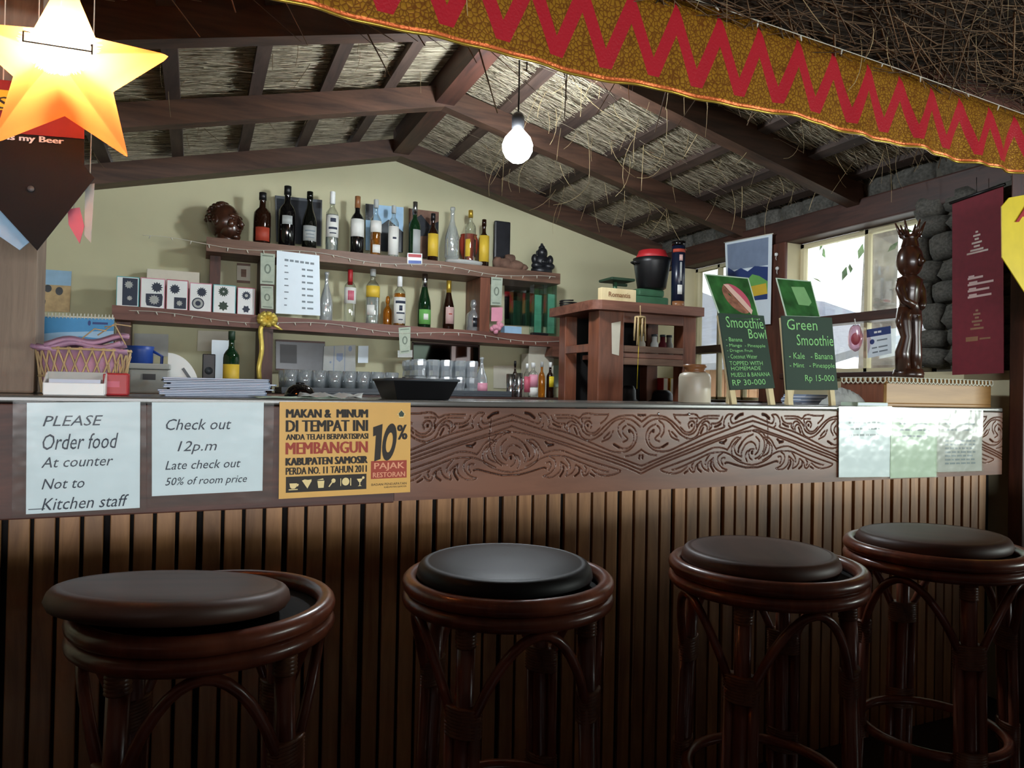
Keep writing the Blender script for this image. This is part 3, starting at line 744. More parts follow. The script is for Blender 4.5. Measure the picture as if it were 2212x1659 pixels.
# ================================================================== BAR STOOLS
sc_ = {}
def cm(key, fn):
    if key not in sc_: sc_[key] = fn().mesh(key.split(':')[0])
    return sc_[key]
def seat_prof(r, h, puff):
    return [(0, 0), (r*.9, 0), (r*.97, h*.12), (r, h*.38), (r*.985, h*.66), (r*.95, h*.85), (r*.90, h*.93), (r*.885, h*.90), (r*.86, h*.93), (r*.6, h*(.93+puff*.4)), (r*.3, h*(.93+puff*.8)), (0, h*(.93+puff))]
def make_stool(label, loc, alpha, seat, sr, sh, off, tilt, puff, group='rattan bar stools along the counter'):
    t = thing('bar_stool', label, 'bar stool', loc, 0, group)
    R = .176
    put('seat_ring', cm('seat_ring:u', lambda: MB().tube([(R*math.cos(a), R*math.sin(a), .790) for a in np.linspace(0, 2*math.pi, 48, endpoint=False)], .0145, 12, True)), 'cane', t)
    put('apron_ring', cm('apron_ring:l', lambda: MB().tube([((R+.001)*math.cos(a), (R+.001)*math.sin(a), .7635) for a in np.linspace(0, 2*math.pi, 48, endpoint=False)], .0130, 12, True)), 'cane', t)
    put('seat_base', cm('seat_base', lambda: MB().lathe([(0, .766), (.165, .766), (.165, .780), (0, .780)], 32, smooth=False)), 'dark_void', t)
    s = put('seat', MB().lathe(seat_prof(sr, sh, puff), 40).mesh('seat'), seat, t, (off[0], off[1], .788+off[2])); s.rotation_euler = tilt
    to = Vector((-loc[0], -loc[1], 0)).normalized(); rt = Vector((-to.y, to.x, 0))
    if rt.x < 0: rt = -rt
    for k in range(4):
        a = alpha+k*math.pi/2
        d = to*math.cos(a)+rt*math.sin(a); th = math.atan2(d.y, d.x)
        leg = put('leg', cm('leg', lambda: MB().tube([(.150, 0, .758), (.156, 0, .55), (.168, 0, .25), (.178, 0, 0)], .0155, 10)), 'cane', t); leg.rotation_euler[2] = th
        c = put('leg_cane', cm('leg_cane', lambda: MB().tube([(.158, .0225, .60), (.170, .0225, .25), (.180, .0225, .0)], .0105, 8).tube([(.158, -.0225, .60), (.170, -.0225, .25), (.180, -.0225, .0)], .0105, 8)), 'cane', t); c.rotation_euler[2] = th
        def arch():
            pts = []
            for u in np.linspace(0, 1, 17):
                q = (u-.5)*math.pi/2*.90; zz = .585+.158*(1-abs(2*u-1)**1.9)
                rr_ = .160+.006*math.sin(math.pi*u); pts.append((rr_*math.cos(q), rr_*math.sin(q), zz))
            return MB().tube(pts, .0085, 8)
        br = put('brace', cm('brace', arch), 'cane', t); br.rotation_euler[2] = th+math.pi/4
        def bind(z0, z1, rx, ry, cx):
            pr = []; z = z0
            while z < z1:
                pr += [(.9, z), (1.0, z+.0025), (.9, z+.005)]; z += .0055
            return MB().lathe([(0, z0)]+pr+[(0, z1+.001)], 14, (cx, 0, 0), rx, ry)
        for nm, a_ in (('m', (.575, .622, .0195, .0345, .1565)), ('u', (.715, .748, .0178, .0182, .1515)), ('l', (.36, .405, .020, .0345, .165))):
            b = put('binding', cm('binding:'+nm, lambda: bind(*a_)), 'cane_bind', t); b.rotation_euler[2] = th
    put('foot_ring', cm('foot_ring', lambda: MB().tube([(.148*math.cos(a), .148*math.sin(a), .382) for a in np.linspace(0, 2*math.pi, 40, endpoint=False)], .011, 8, True)), 'cane', t)
    return t
D = math.radians
make_stool('rattan bar stool with brown seat slid off its ring, nearest to the camera at left', (*at(449, 1312, .79, 2)[:2], 0), D(-46), 'seat_brown', .166, .036, (-.048, -.022, .014), (D(-5.5), D(4.5), 0), .02)
make_stool('rattan bar stool with black leather cushion below the tax placard', (*at(1098, 1252, .79, 2)[:2], 0), D(-26), 'seat_black', .158, .042, (-.008, -.002, 0), (0, 0, .2), .12)
make_stool('rattan bar stool with centred brown seat under the carved panel, second from the right', (*at(1654, 1224, .79, 2)[:2], 0), D(-14), 'seat_brown', .152, .040, (-.012, .006, 0), (0, 0, 1.1), .05)
make_stool('rattan bar stool with brown seat under the glossy sheets at the right', (*at(2017, 1184, .79, 2)[:2], 0), D(25), 'seat_brown', .158, .040, (-.002, .004, 0), (0, D(2), 2.1), .05)
# ================================================================== HANGING BULB
p = at(1118, 318, 2.6); BS = 1.2
bu = thing('light_bulb', 'glowing white bulb hanging on a black cord under the roof', 'light bulb', p)
MB().lathe([(0, -.052), (.02, -.048), (.038, -.034), (.049, -.012), (.05, .008), (.042, .03), (.028, .046), (.019, .056), (.0, .058)], 20, M4=Matrix.Scale(BS, 4)).build('globe', 'bulb_glow', bu)
MB().lathe([(0, .052), (.02, .052), (.021, .10), (.014, .112), (.0, .113)], 14, M4=Matrix.Scale(BS, 4)).build('socket', 'black', bu)
MB().tube([(0,0,.11), (.002,0,.2), (0,0,roof(p.x, .14)-p.z)], .0035, 6).build('cord', 'black', bu)
# ================================================================== STAR LAMP
p = at(140, 152, 1.45); st = thing('star_lamp', 'glowing yellow-orange star lantern hanging at the top left', 'lamp', p, D(-4))
def star_out(R, r, n=6):
    pts = []
    for k in range(5):
        a = D(90+72*k); b = D(90+72*k+36)
        tip = Vector((R*math.cos(a), 0, R*math.sin(a))); inn = Vector((r*math.cos(b), 0, r*math.sin(b))); prev = Vector((r*math.cos(a-D(36)), 0, r*math.sin(a-D(36))))
        for u in (.0, .35, .7, .93): pts.append(prev.lerp(tip, u))
        pts.append(tip*.985)
        for u in (.93, .7, .35): pts.append(inn.lerp(tip, u))
    return pts
oq = star_out(.172, .078)
oq = [a.lerp(b_, u) for a, b_ in zip(oq, oq[1:]+oq[:1]) for u in (0, .5)]; no = len(oq)
rings = [(s_, float(np.interp(s_, [0, .2, .45, .7, .9, .985, 1], [.052, .05, .042, .028, .016, .008, 0]))) for s_ in list(np.linspace(1, .05, 34))]
LB = MB(); SH = MB()
for sg in (-1, 1):
    vs = []; fs = []; fl = []
    for s_, y in rings:
        for q in oq: vs.append((q.x*s_, sg*y, q.z*s_))
    vs.append((0, sg*.052, 0)); c_ = len(vs)-1; nr_ = len(rings)
    for j_ in range(nr_):
        for i_ in range(no):
            if j_ < nr_-1: f4 = (j_*no+i_, j_*no+(i_+1) % no, (j_+1)*no+(i_+1) % no, (j_+1)*no+i_)
            else: f4 = (j_*no+i_, j_*no+(i_+1) % no, c_)
            cx_ = sum(vs[k][0] for k in f4)/len(f4); cz_ = sum(vs[k][2] for k in f4)/len(f4)
            (fl if (sg < 0 and math.hypot(cx_, cz_-.03) < .056) else fs).append(f4 if sg < 0 else tuple(reversed(f4)))
    SH.add(vs, fs, True)
    if fl: LB.add(vs, fl, True)
def shade_mat(name, col):
    m, nt, b = _new(name); N = nt.nodes; L = nt.links; N.remove(b)
    t = N.new('ShaderNodeBsdfTranslucent'); t.inputs[0].default_value = (*col, 1); d = N.new('ShaderNodeBsdfDiffuse'); d.inputs[0].default_value = (col[0], col[1]*.7, col[2], 1)
    mx = N.new('ShaderNodeMixShader'); mx.inputs[0].default_value = .3; L.new(t.outputs[0], mx.inputs[1]); L.new(d.outputs[0], mx.inputs[2]); L.new(mx.outputs[0], N['Material Output'].inputs[0])
shade_mat('star_shell', (1.0, .40, .12)); shade_mat('star_label', (1.0, .92, .7))
SH.build('shade', 'star_shell', st)
dq = Quad((-.056, -.053, .086), (.056, -.053, .086), (.056, -.053, -.026), (-.056, -.053, -.026))
lab = LB.build('round_label', 'star_label', st)
m_ = MB()
for r_ in ((.06,.46,.085,.62), (.06,.60,.97,.625), (.945,.50,.97,.66), (.06,.46,.16,.475)): dq.rect(m_, *r_, .002)
dq.poly(m_, [(.93,.51),(.97,.50),(.97,.60)], .002); m_.build('label_frame', 'ink_black', lab)
MB().tube([(0,0,.168), (0,0,2.24-p.z)], .0025, 6).build('cord', 'black', st)
MB().lathe([(0, -.02), (.02, -.012), (.026, .004), (.02, .022), (.01, .03), (0, .03)], 12).build('inner_bulb', 'star_disc', st).hide_render = False
l = bpy.data.lights.new('star_bulb', 'POINT'); l.energy = 12; l.color = (1, .80, .5); l.shadow_soft_size = .028
lo = bpy.data.objects.new('star_bulb', l); COL.objects.link(lo); lo.parent = st; lo.location = (0.0, 0, .028)
# ================================================================== PENNANTS
def pennant(name, label, pts, Y, mat, cat='pennant', th=.003):
    c = at(sum(p[0] for p in pts)/len(pts), sum(p[1] for p in pts)/len(pts), Y); t = thing(name, label, cat, c)
    w_ = [at(p[0], p[1], Y)-c for p in pts]
    MB().prism([(q.x, q.z) for q in w_], 'y', 0, th).build('card', mat, t); return t, c
t, c = pennant('beer_pennant', 'black shield-shaped beer pennant hanging below the star lamp', [(-70,165),(182,190),(182,358),(204,385),(80,541),(-50,400)], 1.70, 'black_matt')
q = pxquad((-70,165),(182,190),(182,300),(-70,280), 1.697, c); q.sheet(.002).build('red_band', 'dark_red', t)
m_ = MB(); q.text(m_, 'This is my Beer', .10, 1.02, .815, 1.17, 0, .02); m_.build('lettering', 'white', t)
q2 = pxquad((-60,188),(28,196),(28,238),(-60,236), 1.692, c); sh = q2.sheet(.002).build('yellow_patch', 'yellow', t)
m_ = MB(); q2.text(m_, 'S', .62, .35, .92, .95, 0, .02); m_.build('lettering', 'ink_black', sh)
m_ = MB(); pp = at(67, 408, 1.697)-c; m_.lathe([(0, 0), (.006, 0), (.006, .002), (0, .002)], 14, M4=Matrix.Translation(pp) @ Matrix.Rotation(D(90), 4, 'X')); m_.build('button', 'grey_tray', t)
MB().tube([at(80, 190, 1.704)-c, Vector((at(80,190,1.704).x, 1.704, 2.17))-c], .0012, 5).build('cord', 'wire_white', t)
def hang(t, c, px, py, Y):
    a = at(px, py, Y); MB().tube([a-c, Vector((a.x, Y, 2.16+.35*(1.75-Y)))-c], .0012, 5).build('cord', 'wire_white', t)
t, c = pennant('beer_pennant', 'pale blue printed pennant edge behind the black one at far left', [(-50,395),(0,428),(64,522),(42,540),(-60,470)], 1.715, 'pale_blue'); hang(t, c, 0, 430, 1.7165)
t, c = pennant('beer_pennant', 'small red pennant tip hanging beside the black pennant', [(146,452),(172,448),(182,488),(172,526),(148,485)], 1.725, 'rose'); hang(t, c, 160, 452, 1.7265)
t, c = pennant('beer_pennant', 'narrow whitish pennant strip right of the small red pennant', [(184,400),(204,396),(196,524),(182,508)], 1.735, 'paper_grey'); hang(t, c, 194, 400, 1.7365)
t, c = pennant('beer_pennant', 'yellow shield-shaped pennant cut off by the right edge', [(2164,446),(2180,427),(2330,400),(2345,560),(2258,700),(2165,556)], 1.56, 'yellow')
q = pxquad((2194,440),(2300,425),(2300,475),(2194,482), 1.557, c); m_ = MB(); q.text(m_, 'A', 0, .1, .35, .95, .2, .03); m_.build('lettering', 'red', t)
MB().tube([at(2250, 420, 1.562)-c, Vector((at(2250,420,1.562).x, 1.562, 2.18))-c], .0012, 5).build('cord', 'wire_white', t)
# ================================================================== VALANCE CLOTH
m, nt, b = _new('brocade'); N = nt.nodes; L = nt.links
uv = N.new('ShaderNodeUVMap'); sx = N.new('ShaderNodeSeparateXYZ'); L.new(uv.outputs[0], sx.inputs[0])
def mth(op, a, b_=None, c_=None):
    n = N.new('ShaderNodeMath'); n.operation = op
    for i, x in enumerate((a, b_, c_)):
        if x is None: continue
        if isinstance(x, (int, float)): n.inputs[i].default_value = x
        else: L.new(x, n.inputs[i])
    return n.outputs[0]
tri = mth('PINGPONG', sx.outputs[0], .5); lin_ = mth('MULTIPLY_ADD', tri, 1.30, .14)
dist = mth('ABSOLUTE', mth('SUBTRACT', sx.outputs[1], lin_)); red = mth('LESS_THAN', dist, .18)
inb = mth('MULTIPLY', mth('GREATER_THAN', sx.outputs[1], .125), mth('LESS_THAN', sx.outputs[1], .98)); redm = mth('MULTIPLY', red, inb)
vo = N.new('ShaderNodeTexVoronoi'); vo.feature = 'DISTANCE_TO_EDGE'; mp = N.new('ShaderNodeMapping'); mp.inputs['Scale'].default_value = (13, 22, 1); L.new(uv.outputs[0], mp.inputs[0]); L.new(mp.outputs[0], vo.inputs['Vector']); vo.inputs['Scale'].default_value = 1
ed = N.new('ShaderNodeValToRGB'); ed.color_ramp.elements[0].position = .03; ed.color_ramp.elements[1].position = .16
ed.color_ramp.elements[0].color = (*lin((136, 82, 30)), 1); ed.color_ramp.elements[1].color = (*lin((190, 136, 42)), 1); L.new(vo.outputs['Distance'], ed.inputs[0])
bd = N.new('ShaderNodeMix'); bd.data_type = 'RGBA'; L.new(mth('LESS_THAN', sx.outputs[1], .05), bd.inputs[0]); L.new(ed.outputs[0], bd.inputs[6]); bd.inputs[7].default_value = (*lin((196, 96, 44)), 1)
mxc = N.new('ShaderNodeMix'); mxc.data_type = 'RGBA'; L.new(redm, mxc.inputs[0]); L.new(bd.outputs[2], mxc.inputs[6]); mxc.inputs[7].default_value = (*lin((176, 30, 44)), 1)
L.new(mxc.outputs[2], b.inputs['Base Color']); L.new(mth('MULTIPLY', mth('SUBTRACT', 1, redm), .55), b.inputs['Metallic']); b.inputs['Roughness'].default_value = .36
bp = N.new('ShaderNodeBump'); bp.inputs['Strength'].default_value = .4; bp.inputs['Distance'].default_value = .003; L.new(vo.outputs['Distance'], bp.inputs['Height']); L.new(bp.outputs[0], b.inputs['Normal'])
FX0, FX1 = -.55, 2.66; nu, nv = 420, 18
vs = []; uvs = []
for i in range(nu+1):
    u = i/nu; X = FX0+(FX1-FX0)*u
    fold = .35+.65*ss((X-1.3)/1.2)
    zb = 1.936-.012*u+.006*math.sin(X*5.1)+.004*math.sin(X*13)-.012*ss((X-2.2)/.4); zt_ = 2.195-.062*ss((X-1.3)/1.4)
    for j in range(nv+1):
        v = j/nv; k = (1-.75*v)
        Y = 1.580+k*fold*(.010*math.sin(X*23+.6*math.sin(X*4))+.007*math.sin(X*47+1.0))+.012*ss((v-.8)/.2)
        vs.append((X, Y, zb+(zt_-zb)*v)); uvs.append((X/.142+.42, v*1.05))
fs = []
for i in range(nu):
    for j in range(nv): fs.append((i*(nv+1)+j, (i+1)*(nv+1)+j, (i+1)*(nv+1)+j+1, i*(nv+1)+j+1))
me = bpy.data.meshes.new('cloth'); me.from_pydata(vs, [], fs); me.polygons.foreach_set('use_smooth', [True]*len(fs))
ul = me.uv_layers.new(name='UVMap'); 
for lp in me.loops: ul.data[lp.index].uv = uvs[lp.vertex_index]
va = thing('valance_cloth', 'gold and red zigzag brocade valance hung along the front of the roof', 'cloth', (0, 0, 0))
co = put('cloth', me, 'brocade', va); md = co.modifiers.new('thick', 'SOLIDIFY'); md.thickness = .0015
hm = MB(); hm.tube([(vs[i*(nv+1)][0], vs[i*(nv+1)][1], vs[i*(nv+1)][2]) for i in range(0, nu+1, 2)], .0035, 6); hm.build('hem_cord', 'gold', va)
MB().bbox(-.6, 2.7, 1.615, 1.665, 2.15, 2.19, .004).build('hanging_rail', 'dark_wood', va)
def light_string(label, pts, n, drop=.02, seed=1):
    t = thing('string_lights', label, 'string lights', (0, 0, 0)); P = catmull(pts, 10); rg = random.Random(seed)
    MB().tube(P, .0014, 5).build('wire', 'wire_white', t)
    bm_ = MB().lathe([(0, -.018), (.0022, -.015), (.0028, -.006), (.0022, 0), (0, .001)], 6).mesh('mini_bulb')
    for i in range(n):
        q = P[int((i+.5)*len(P)/n)]; o = put('mini_bulb', bm_, 'wire_white', t, q); o.rotation_euler = (rg.uniform(-.5, .5), rg.uniform(-.6, .6), 0)
    return t
light_string('thin string of unlit mini lights tied along the valance cloth', [(.55, 1.555, 2.20), (1.05, 1.55, 2.178), (1.55, 1.55, 2.158), (2.1, 1.55, 2.132), (2.64, 1.55, 2.10)], 13)
# ================================================================== BACK SHELVES
def zt(x): return 1.862-.0104*(x-.08)
def zl(x): return 1.500-.0152*(x+.35)
SY = 3.85
shf = thing('wall_shelf', 'two-tier brown wooden bottle shelf on the yellow back wall', 'shelf', (0, 0, 0))
MB().prism([(.03, zt(.03)-.07), (1.985, zt(1.985)-.062), (1.985, zt(1.985)), (.03, zt(.03))], 'y', SY, 4.095).build('top_board', 'shelf_wood', shf)
MB().prism([(-.37, zl(-.37)-.066), (2.22, zl(2.22)-.064), (2.22, zl(2.22)), (-.37, zl(-.37))], 'y', SY, 4.095).build('lower_board', 'shelf_red', shf)
def up(x0, x1, z0, z1, y0=SY+.004, mat='dark_wood_z', nm='upright'): return MB().box(x0, x1, y0, 4.095, z0, z1).build(nm, mat, shf)
up(.285, .352, zl(.3), zt(.3)-.0705); up(1.475, 1.535, zl(1.5), zt(1.5)-.066, mat='cabinet_wood'); up(.05, .10, zl(.07), zt(.07)-.0705, SY+.12)
up(.285, .352, 1.1005, zl(.3)-.067); up(-.36, -.30, 1.1005, zl(-.3)-.067, SY+.12)
MB().prism([(1.93, zl(1.93)-.065), (2.35, zl(2.35)-.03), (2.35, zl(2.35)-.16), (1.93, zl(1.93)-.12)][::-1], 'y', SY-.02, SY+.10).build('bracket', 'cabinet_wood_x', shf)
bk = thing('back_counter', 'dark back counter below the bottle shelves', 'counter', (0, 0, 0))
MB().bbox(-1.2, 2.08, 3.42, 4.09, 1.045, 1.10, .006).build('worktop', 'dark_wood', bk)
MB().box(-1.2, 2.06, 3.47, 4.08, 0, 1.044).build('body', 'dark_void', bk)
# ------------------------------------------------------------------ bottles
PROF = {
 'wine': [(.0, 0), (.93, 0), (1, .015), (1, .56), (.95, .615), (.72, .67), (.42, .715), (.36, .76), (.34, .93), (.39, .935), (.39, .975), (.35, 1), (0, 1)],
 'burg': [(.0, 0), (.93, 0), (1, .015), (1, .42), (.93, .50), (.72, .60), (.46, .70), (.36, .78), (.33, .93), (.38, .935), (.38, .975), (.34, 1), (0, 1)],
 'rum':  [(.0, 0), (.93, 0), (1, .015), (1, .60), (.93, .655), (.62, .71), (.42, .74), (.36, .78), (.34, .86), (.40, .865), (.40, .99), (.36, 1), (0, 1)],
 'flat': [(.0, 0), (.95, 0), (1, .02), (1, .64), (.96, .69), (.70, .74), (.42, .775), (.37, .81), (.36, .86), (.42, .865), (.42, .99), (.38, 1), (0, 1)],
 'dec':  [(.0, 0), (.8, 0), (1, .04), (1, .34), (.92, .45), (.66, .58), (.40, .69), (.28, .78), (.26, .93), (.36, .945), (.36, .985), (.3, 1), (0, 1)],
 'squat':[(.0, 0), (.93, 0), (1, .03), (1, .45), (.9, .56), (.5, .64), (.36, .68), (.34, .76), (.44, .77), (.48, .86), (.42, .96), (.25, 1), (0, 1)],
 'champ':[(.0, 0), (.93, 0), (1, .015), (1, .40), (.95, .48), (.80, .56), (.58, .66), (.42, .76), (.34, .86), (.33, .94), (.40, .95), (.42, .98), (.30, 1), (0, 1)],
 'tube': [(.0, 0), (.97, 0), (1, .01), (1, .99), (.97, 1), (0, 1)],
}
def band(r, z0, z1, a0=-150, a1=-30, n=12, sx=1, sy=1):
    m = MB(); A = [D(a0+(a1-a0)*i/n) for i in range(n+1)]
    v = []
    for rr_ in (r, r-.0006):
        for z in (z0, z1): v += [(rr_*sx*math.cos(a), rr_*sy*math.sin(a), z) for a in A]
    k = n+1; f = [(i, i+1, k+i+1, k+i) for i in range(n)]+[(2*k+i+1, 2*k+i, 3*k+i, 3*k+i+1) for i in range(n)]
    f += [(k+i, k+i+1, 3*k+i+1, 3*k+i) for i in range(n)]+[(2*k+i, 2*k+i+1, i+1, i) for i in range(n)]
    return m.add(v, f, True)
def bottle(label, px, ytop, Y, zbase, r, kind, glass, labels=(), cap=None, liquid=None, neckring=None, sy=1, pname='bottle', group=None, cat='bottle', capz=.86):
    p = at(px, ytop, Y); zb = zbase(p.x) if callable(zbase) else zbase; h = p.z-zb
    t = thing(pname, label, cat, (p.x, Y, zb+.0005), 0, group)
    pr = [(a*r, z*h) for a, z in PROF[kind]]
    MB().lathe(pr, 20, sy=sy).build('glass_body', glass, t)
    if liquid:
        f_ = liquid[1]; MB().lathe([(0, .006), (r*.9, .006), (r*.93, .012)]+[(a*r*.93, z*h) for a, z in PROF[kind] if .03 < z < f_]+[(r*.93*np.interp(f_, [z for a, z in PROF[kind]], [a for a, z in PROF[kind]]), f_*h), (0, f_*h)], 20, sy=sy).build('liquid', liquid[0], t)
    for lm, z0, z1, *rest in labels:
        a0, a1 = rest[0] if rest else (-165, -15)
        lb = band(r+.001, z0*h, z1*h, a0, a1, 14, 1, sy).build('paper_label', lm, t)
        if len(rest) > 1:
            ib = MB(); 
            for za, zb_, aa, ab in rest[1]: 
                b_ = band(r+.0018, (z0+(z1-z0)*za)*h, (z0+(z1-z0)*zb_)*h, aa, ab, 8, 1, sy); ib.add(b_.v, b_.f, True)
            ib.build('label_print', rest[2] if len(rest) > 2 else 'ink', lb)
    if cap:
        nr = .42 if kind != 'squat' else .48
        MB().lathe([(0, h*capz), (r*nr*1.02, h*capz), (r*nr*1.02, h*1.0), (r*nr*.9, h*1.004), (0, h*1.005)], 16).build('cap', cap, t)
    return t
G1 = 'bottles on the top shelf'; TY = 3.93
PRN = [(.62, .70, -130, -50), (.40, .46, -120, -60), (.2, .25, -125, -55)]
EMB = [(.68, .86, -115, -65), (.35, .45, -130, -50), (.15, .2, -120, -60)]
bottle('dark brown bottle with red-brown label, first after the carved head', 568, 417, TY, zt, .043, 'wine', 'brown_glass', [('ink_red', .06, .32, (-140, -40))], 'black', group=G1)
bottle('tallest black wine bottle with a faded label on the top shelf', 622, 403, TY, zt, .043, 'wine', 'black_gloss', [('label_grey', .36, .50, (-130, -60))], 'black', group=G1)
bottle('dark green sloping wine bottle with grey label, right of the tallest bottle', 670, 415, TY, zt, .038, 'burg', 'wine_glass_dark', [('label_grey', .14, .40, (-150, -30), PRN, 'ink_grey')], 'wine_glass_dark', group=G1)
bottle('clear rum bottle with white label and white cap', 719, 415, TY, zt, .033, 'rum', 'clear_glass', [('label_white', .24, .60, (-165, -15), EMB)], 'white', ('glass_ware', .62), group=G1, capz=.80)
bottle('black wine bottle with plain white label', 773, 425, TY, zt, .036, 'wine', 'black_gloss', [('label_white', .30, .60)], 'ceramic_brown', group=G1, capz=.8)
bottle('clear whisky bottle half full of amber with slanted white label', 813, 432, TY, zt, .031, 'rum', 'clear_glass', [('label_white', .42, .62, (-160, -20)), ('label_white', .06, .2, (-130, -50))], 'label_grey', ('amber_liquid', .42), group=G1)
bottle('clear bottle with big bright white label, between the whisky and a green bottle', 851, 445, TY, zt, .029, 'flat', 'clear_glass', [('label_white', .06, .60, (-170, -10), [(.55, .62, -110, -70)])], 'label_grey', ('glass_ware', .6), group=G1)
bottle('olive green wine bottle with silver label and silver foil neck', 897, 437, TY, zt, .033, 'wine', 'green_glass', [('label_grey', .12, .52, (-120, -30))], 'steel', group=G1, capz=.78)
bottle('brown bottle with yellow label, left of the glass decanter', 936, 462, TY, zt, .031, 'wine', 'brown_glass', [('label_yellow', .12, .58)], 'black', group=G1)
bottle('empty clear glass decanter with narrow neck', 978, 448, TY, lambda x: zt(x)+.03, .042, 'dec', 'glass_ware', group=G1, pname='decanter', cat='decanter')
bottle('clear bottle with pale yellow label and gold stopper', 1017, 455, TY, lambda x: zt(x)+.031, .032, 'flat', 'clear_glass', [('label_yellow', .08, .42, (-165, -110)), ('photo_dark', .08, .42, (-60, -15))], 'gold', group=G1)
bottle('brown bottle with yellow label, rightmost on the top shelf', 1046, 475, TY, lambda x: zt(x), .031, 'wine', 'brown_glass', [('label_yellow', .12, .66)], 'brown_glass', group=G1)
G2 = 'bottles on the lower shelf'; LY = 3.94
bottle('clear angular liqueur bottle partly hidden behind the price list', 706, 588, LY, zl, .034, 'dec', 'crystal', group=G2)
bottle('clear vodka bottle with long red neck and red round label', 757, 583, LY, zl, .032, 'flat', 'clear_glass', [('label_white', .36, .66), ('rose', .42, .60, (-120, -60))], 'red', group=G2, capz=.72)
bottle('clear tequila bottle with yellow top label', 806, 580, LY, zl, .038, 'flat', 'clear_glass', [('label_yellow', .48, .68), ('label_white', .16, .34, (-150, -85))], 'label_grey', ('glass_ware', .6), group=G2)
bottle('small amber bottle standing behind the white-labelled whiskey', 838, 640, 4.02, zl, .026, 'squat', 'amber_liquid', group=G2)
bottle('bourbon bottle with large white label and white cap', 864, 598, LY, zl, .034, 'flat', 'clear_glass', [('label_white', .06, .58, (-165, -15), [(.76, .86, -140, -40), (.48, .68, -105, -75), (.36, .42, -130, -50), (.12, .16, -110, -70)])], 'white', ('amber_liquid', .66), group=G2, capz=.80)
bottle('green sparkling wine bottle with green label and silver foil', 918, 592, LY, zl, .037, 'champ', 'green_glass', [('label_green', .07, .34, (-155, -25), [(.3, .7, -110, -70)], 'label_white')], 'steel', group=G2, capz=.70)
bottle('dark bottle with oval pink label and gold foil neck', 970, 607, LY, zl, .033, 'champ', 'brown_glass', [('label_pink', .12, .46, (-135, -45), [(.55, .62, -105, -70)], 'ink_red')], 'gold', group=G2, capz=.72)
bottle('squat clear tequila bottle with round stopper and black label', 1024, 648, LY, zl, .044, 'squat', 'glass_ware', [('photo_dark', .14, .42, (-115, -40))], group=G2)
# decor behind / among the top shelf bottles
def panel_on_wall(name, label, quadpx, Y, mat, cat, th=.006, lean=0):
    c = at(sum(p[0] for p in quadpx)/4, sum(p[1] for p in quadpx)/4, Y); t = thing(name, label, cat, c)
    q = pxquad(*quadpx, Y, c); q.sheet(th).build('panel', mat, t); return t, q
t, q = panel_on_wall('photo_print', 'dark glossy photograph leaning behind the tallest bottles', [(594,422),(696,432),(694,532),(597,522)], 4.06, 'photo_dark', 'photo')
m_ = MB(); q.rect(m_, 0, 0, 1, .06); q.rect(m_, 0, .06, .03, 1); q.rect(m_, .97, .06, 1, 1); m_.build('plastic_edge', 'grey_tray', t)
t, q = panel_on_wall('photo_print', 'grey-blue photograph leaning behind the whisky bottles', [(790,440),(872,448),(870,545),(790,540)], 4.06, 'pale_blue', 'photo'); m_ = MB(); q.rect(m_, .0, .0, .2, .35); q.poly(m_, [(.3,.5),(.6,.3),(1,.55),(1,1),(.3,1)]); m_.build('picture', 'photo_dark', t)
t, q = panel_on_wall('photo_print', 'brown landscape photograph behind the olive green bottle', [(884,450),(948,458),(946,560),(884,552)], 4.06, 'stone_brown', 'photo'); m_ = MB(); q.poly(m_, [(0,.3),(.4,.1),(.7,.3),(1,.2),(1,.5),(0,.6)]); m_.build('picture', 'photo_dark', t)
p = at(1083, 540, 4.03); t = thing('stone_tile', 'dark square stone tile leaning behind the rightmost bottle', 'tile', (p.x, 4.03, zt(p.x)))
MB().bbox(-.05, .055, -.012, .012, 0, at(1083,478,4.03).z-zt(p.x), .01).build('slab', 'stone_black', t)
p = at(1012, 480, 4.04); t = thing('clay_pot', 'terracotta pot behind the gold-stoppered bottle', 'pot', (p.x, 4.03, zt(p.x)+.001))
MB().lathe([(0,0), (.028,0), (.034,.02), (.03,.05), (.05,.10), (.058,.14), (.055,.18), (.045,.20), (.05,.205), (.04,.205), (.035,.19), (0,.185)], 20).build('pot', 'ink_red', t)
# grey stone dish, ore lump, dark seated figure
p = at(1007, 565, 3.93); t = thing('stone_dish', 'long grey stone dish carrying the decanter and a bottle', 'dish', (p.x-.012, 3.93, zt(p.x)+.0005))
MB().lathe([(0,0), (.8,0), (1,.012), (1.04,.022), (1,.028), (0,.029)], 28, (0,0,0), .112, .058).build('dish', 'paper_grey', t)
p = at(1100, 560, 3.94); t = thing('rock_carving', 'reddish brown rough rock carving right of the bottles', 'rock', (p.x, 3.93, zt(p.x)))
m_ = MB()
for c_, r_, s_ in (((-.03,0,.035), .05, (1,.8,.8)), ((.03,-.01,.03), .05, (1.1,.8,.7)), ((.0,0,.07), .035, (1,.8,.9)), ((.075,0,.025), .035, (1.2,.7,.7)), ((-.08,0,.04), .035, (.8,.7,1.1))): m_.ball(c_, r_, 10, 7, s_, .28)
m_.build('rock', 'stone_brown', t)
p = at(1168, 585, 3.94); t = thing('seated_figurine', 'black seated laughing figurine at the right end of the top shelf', 'figurine', (p.x, 3.93, zt(p.x)+.001))
m_ = MB()
m_.lathe([(0,0), (.062,0), (.068,.012), (.066,.03), (.05,.04), (0,.042)], 18, sy=.8)
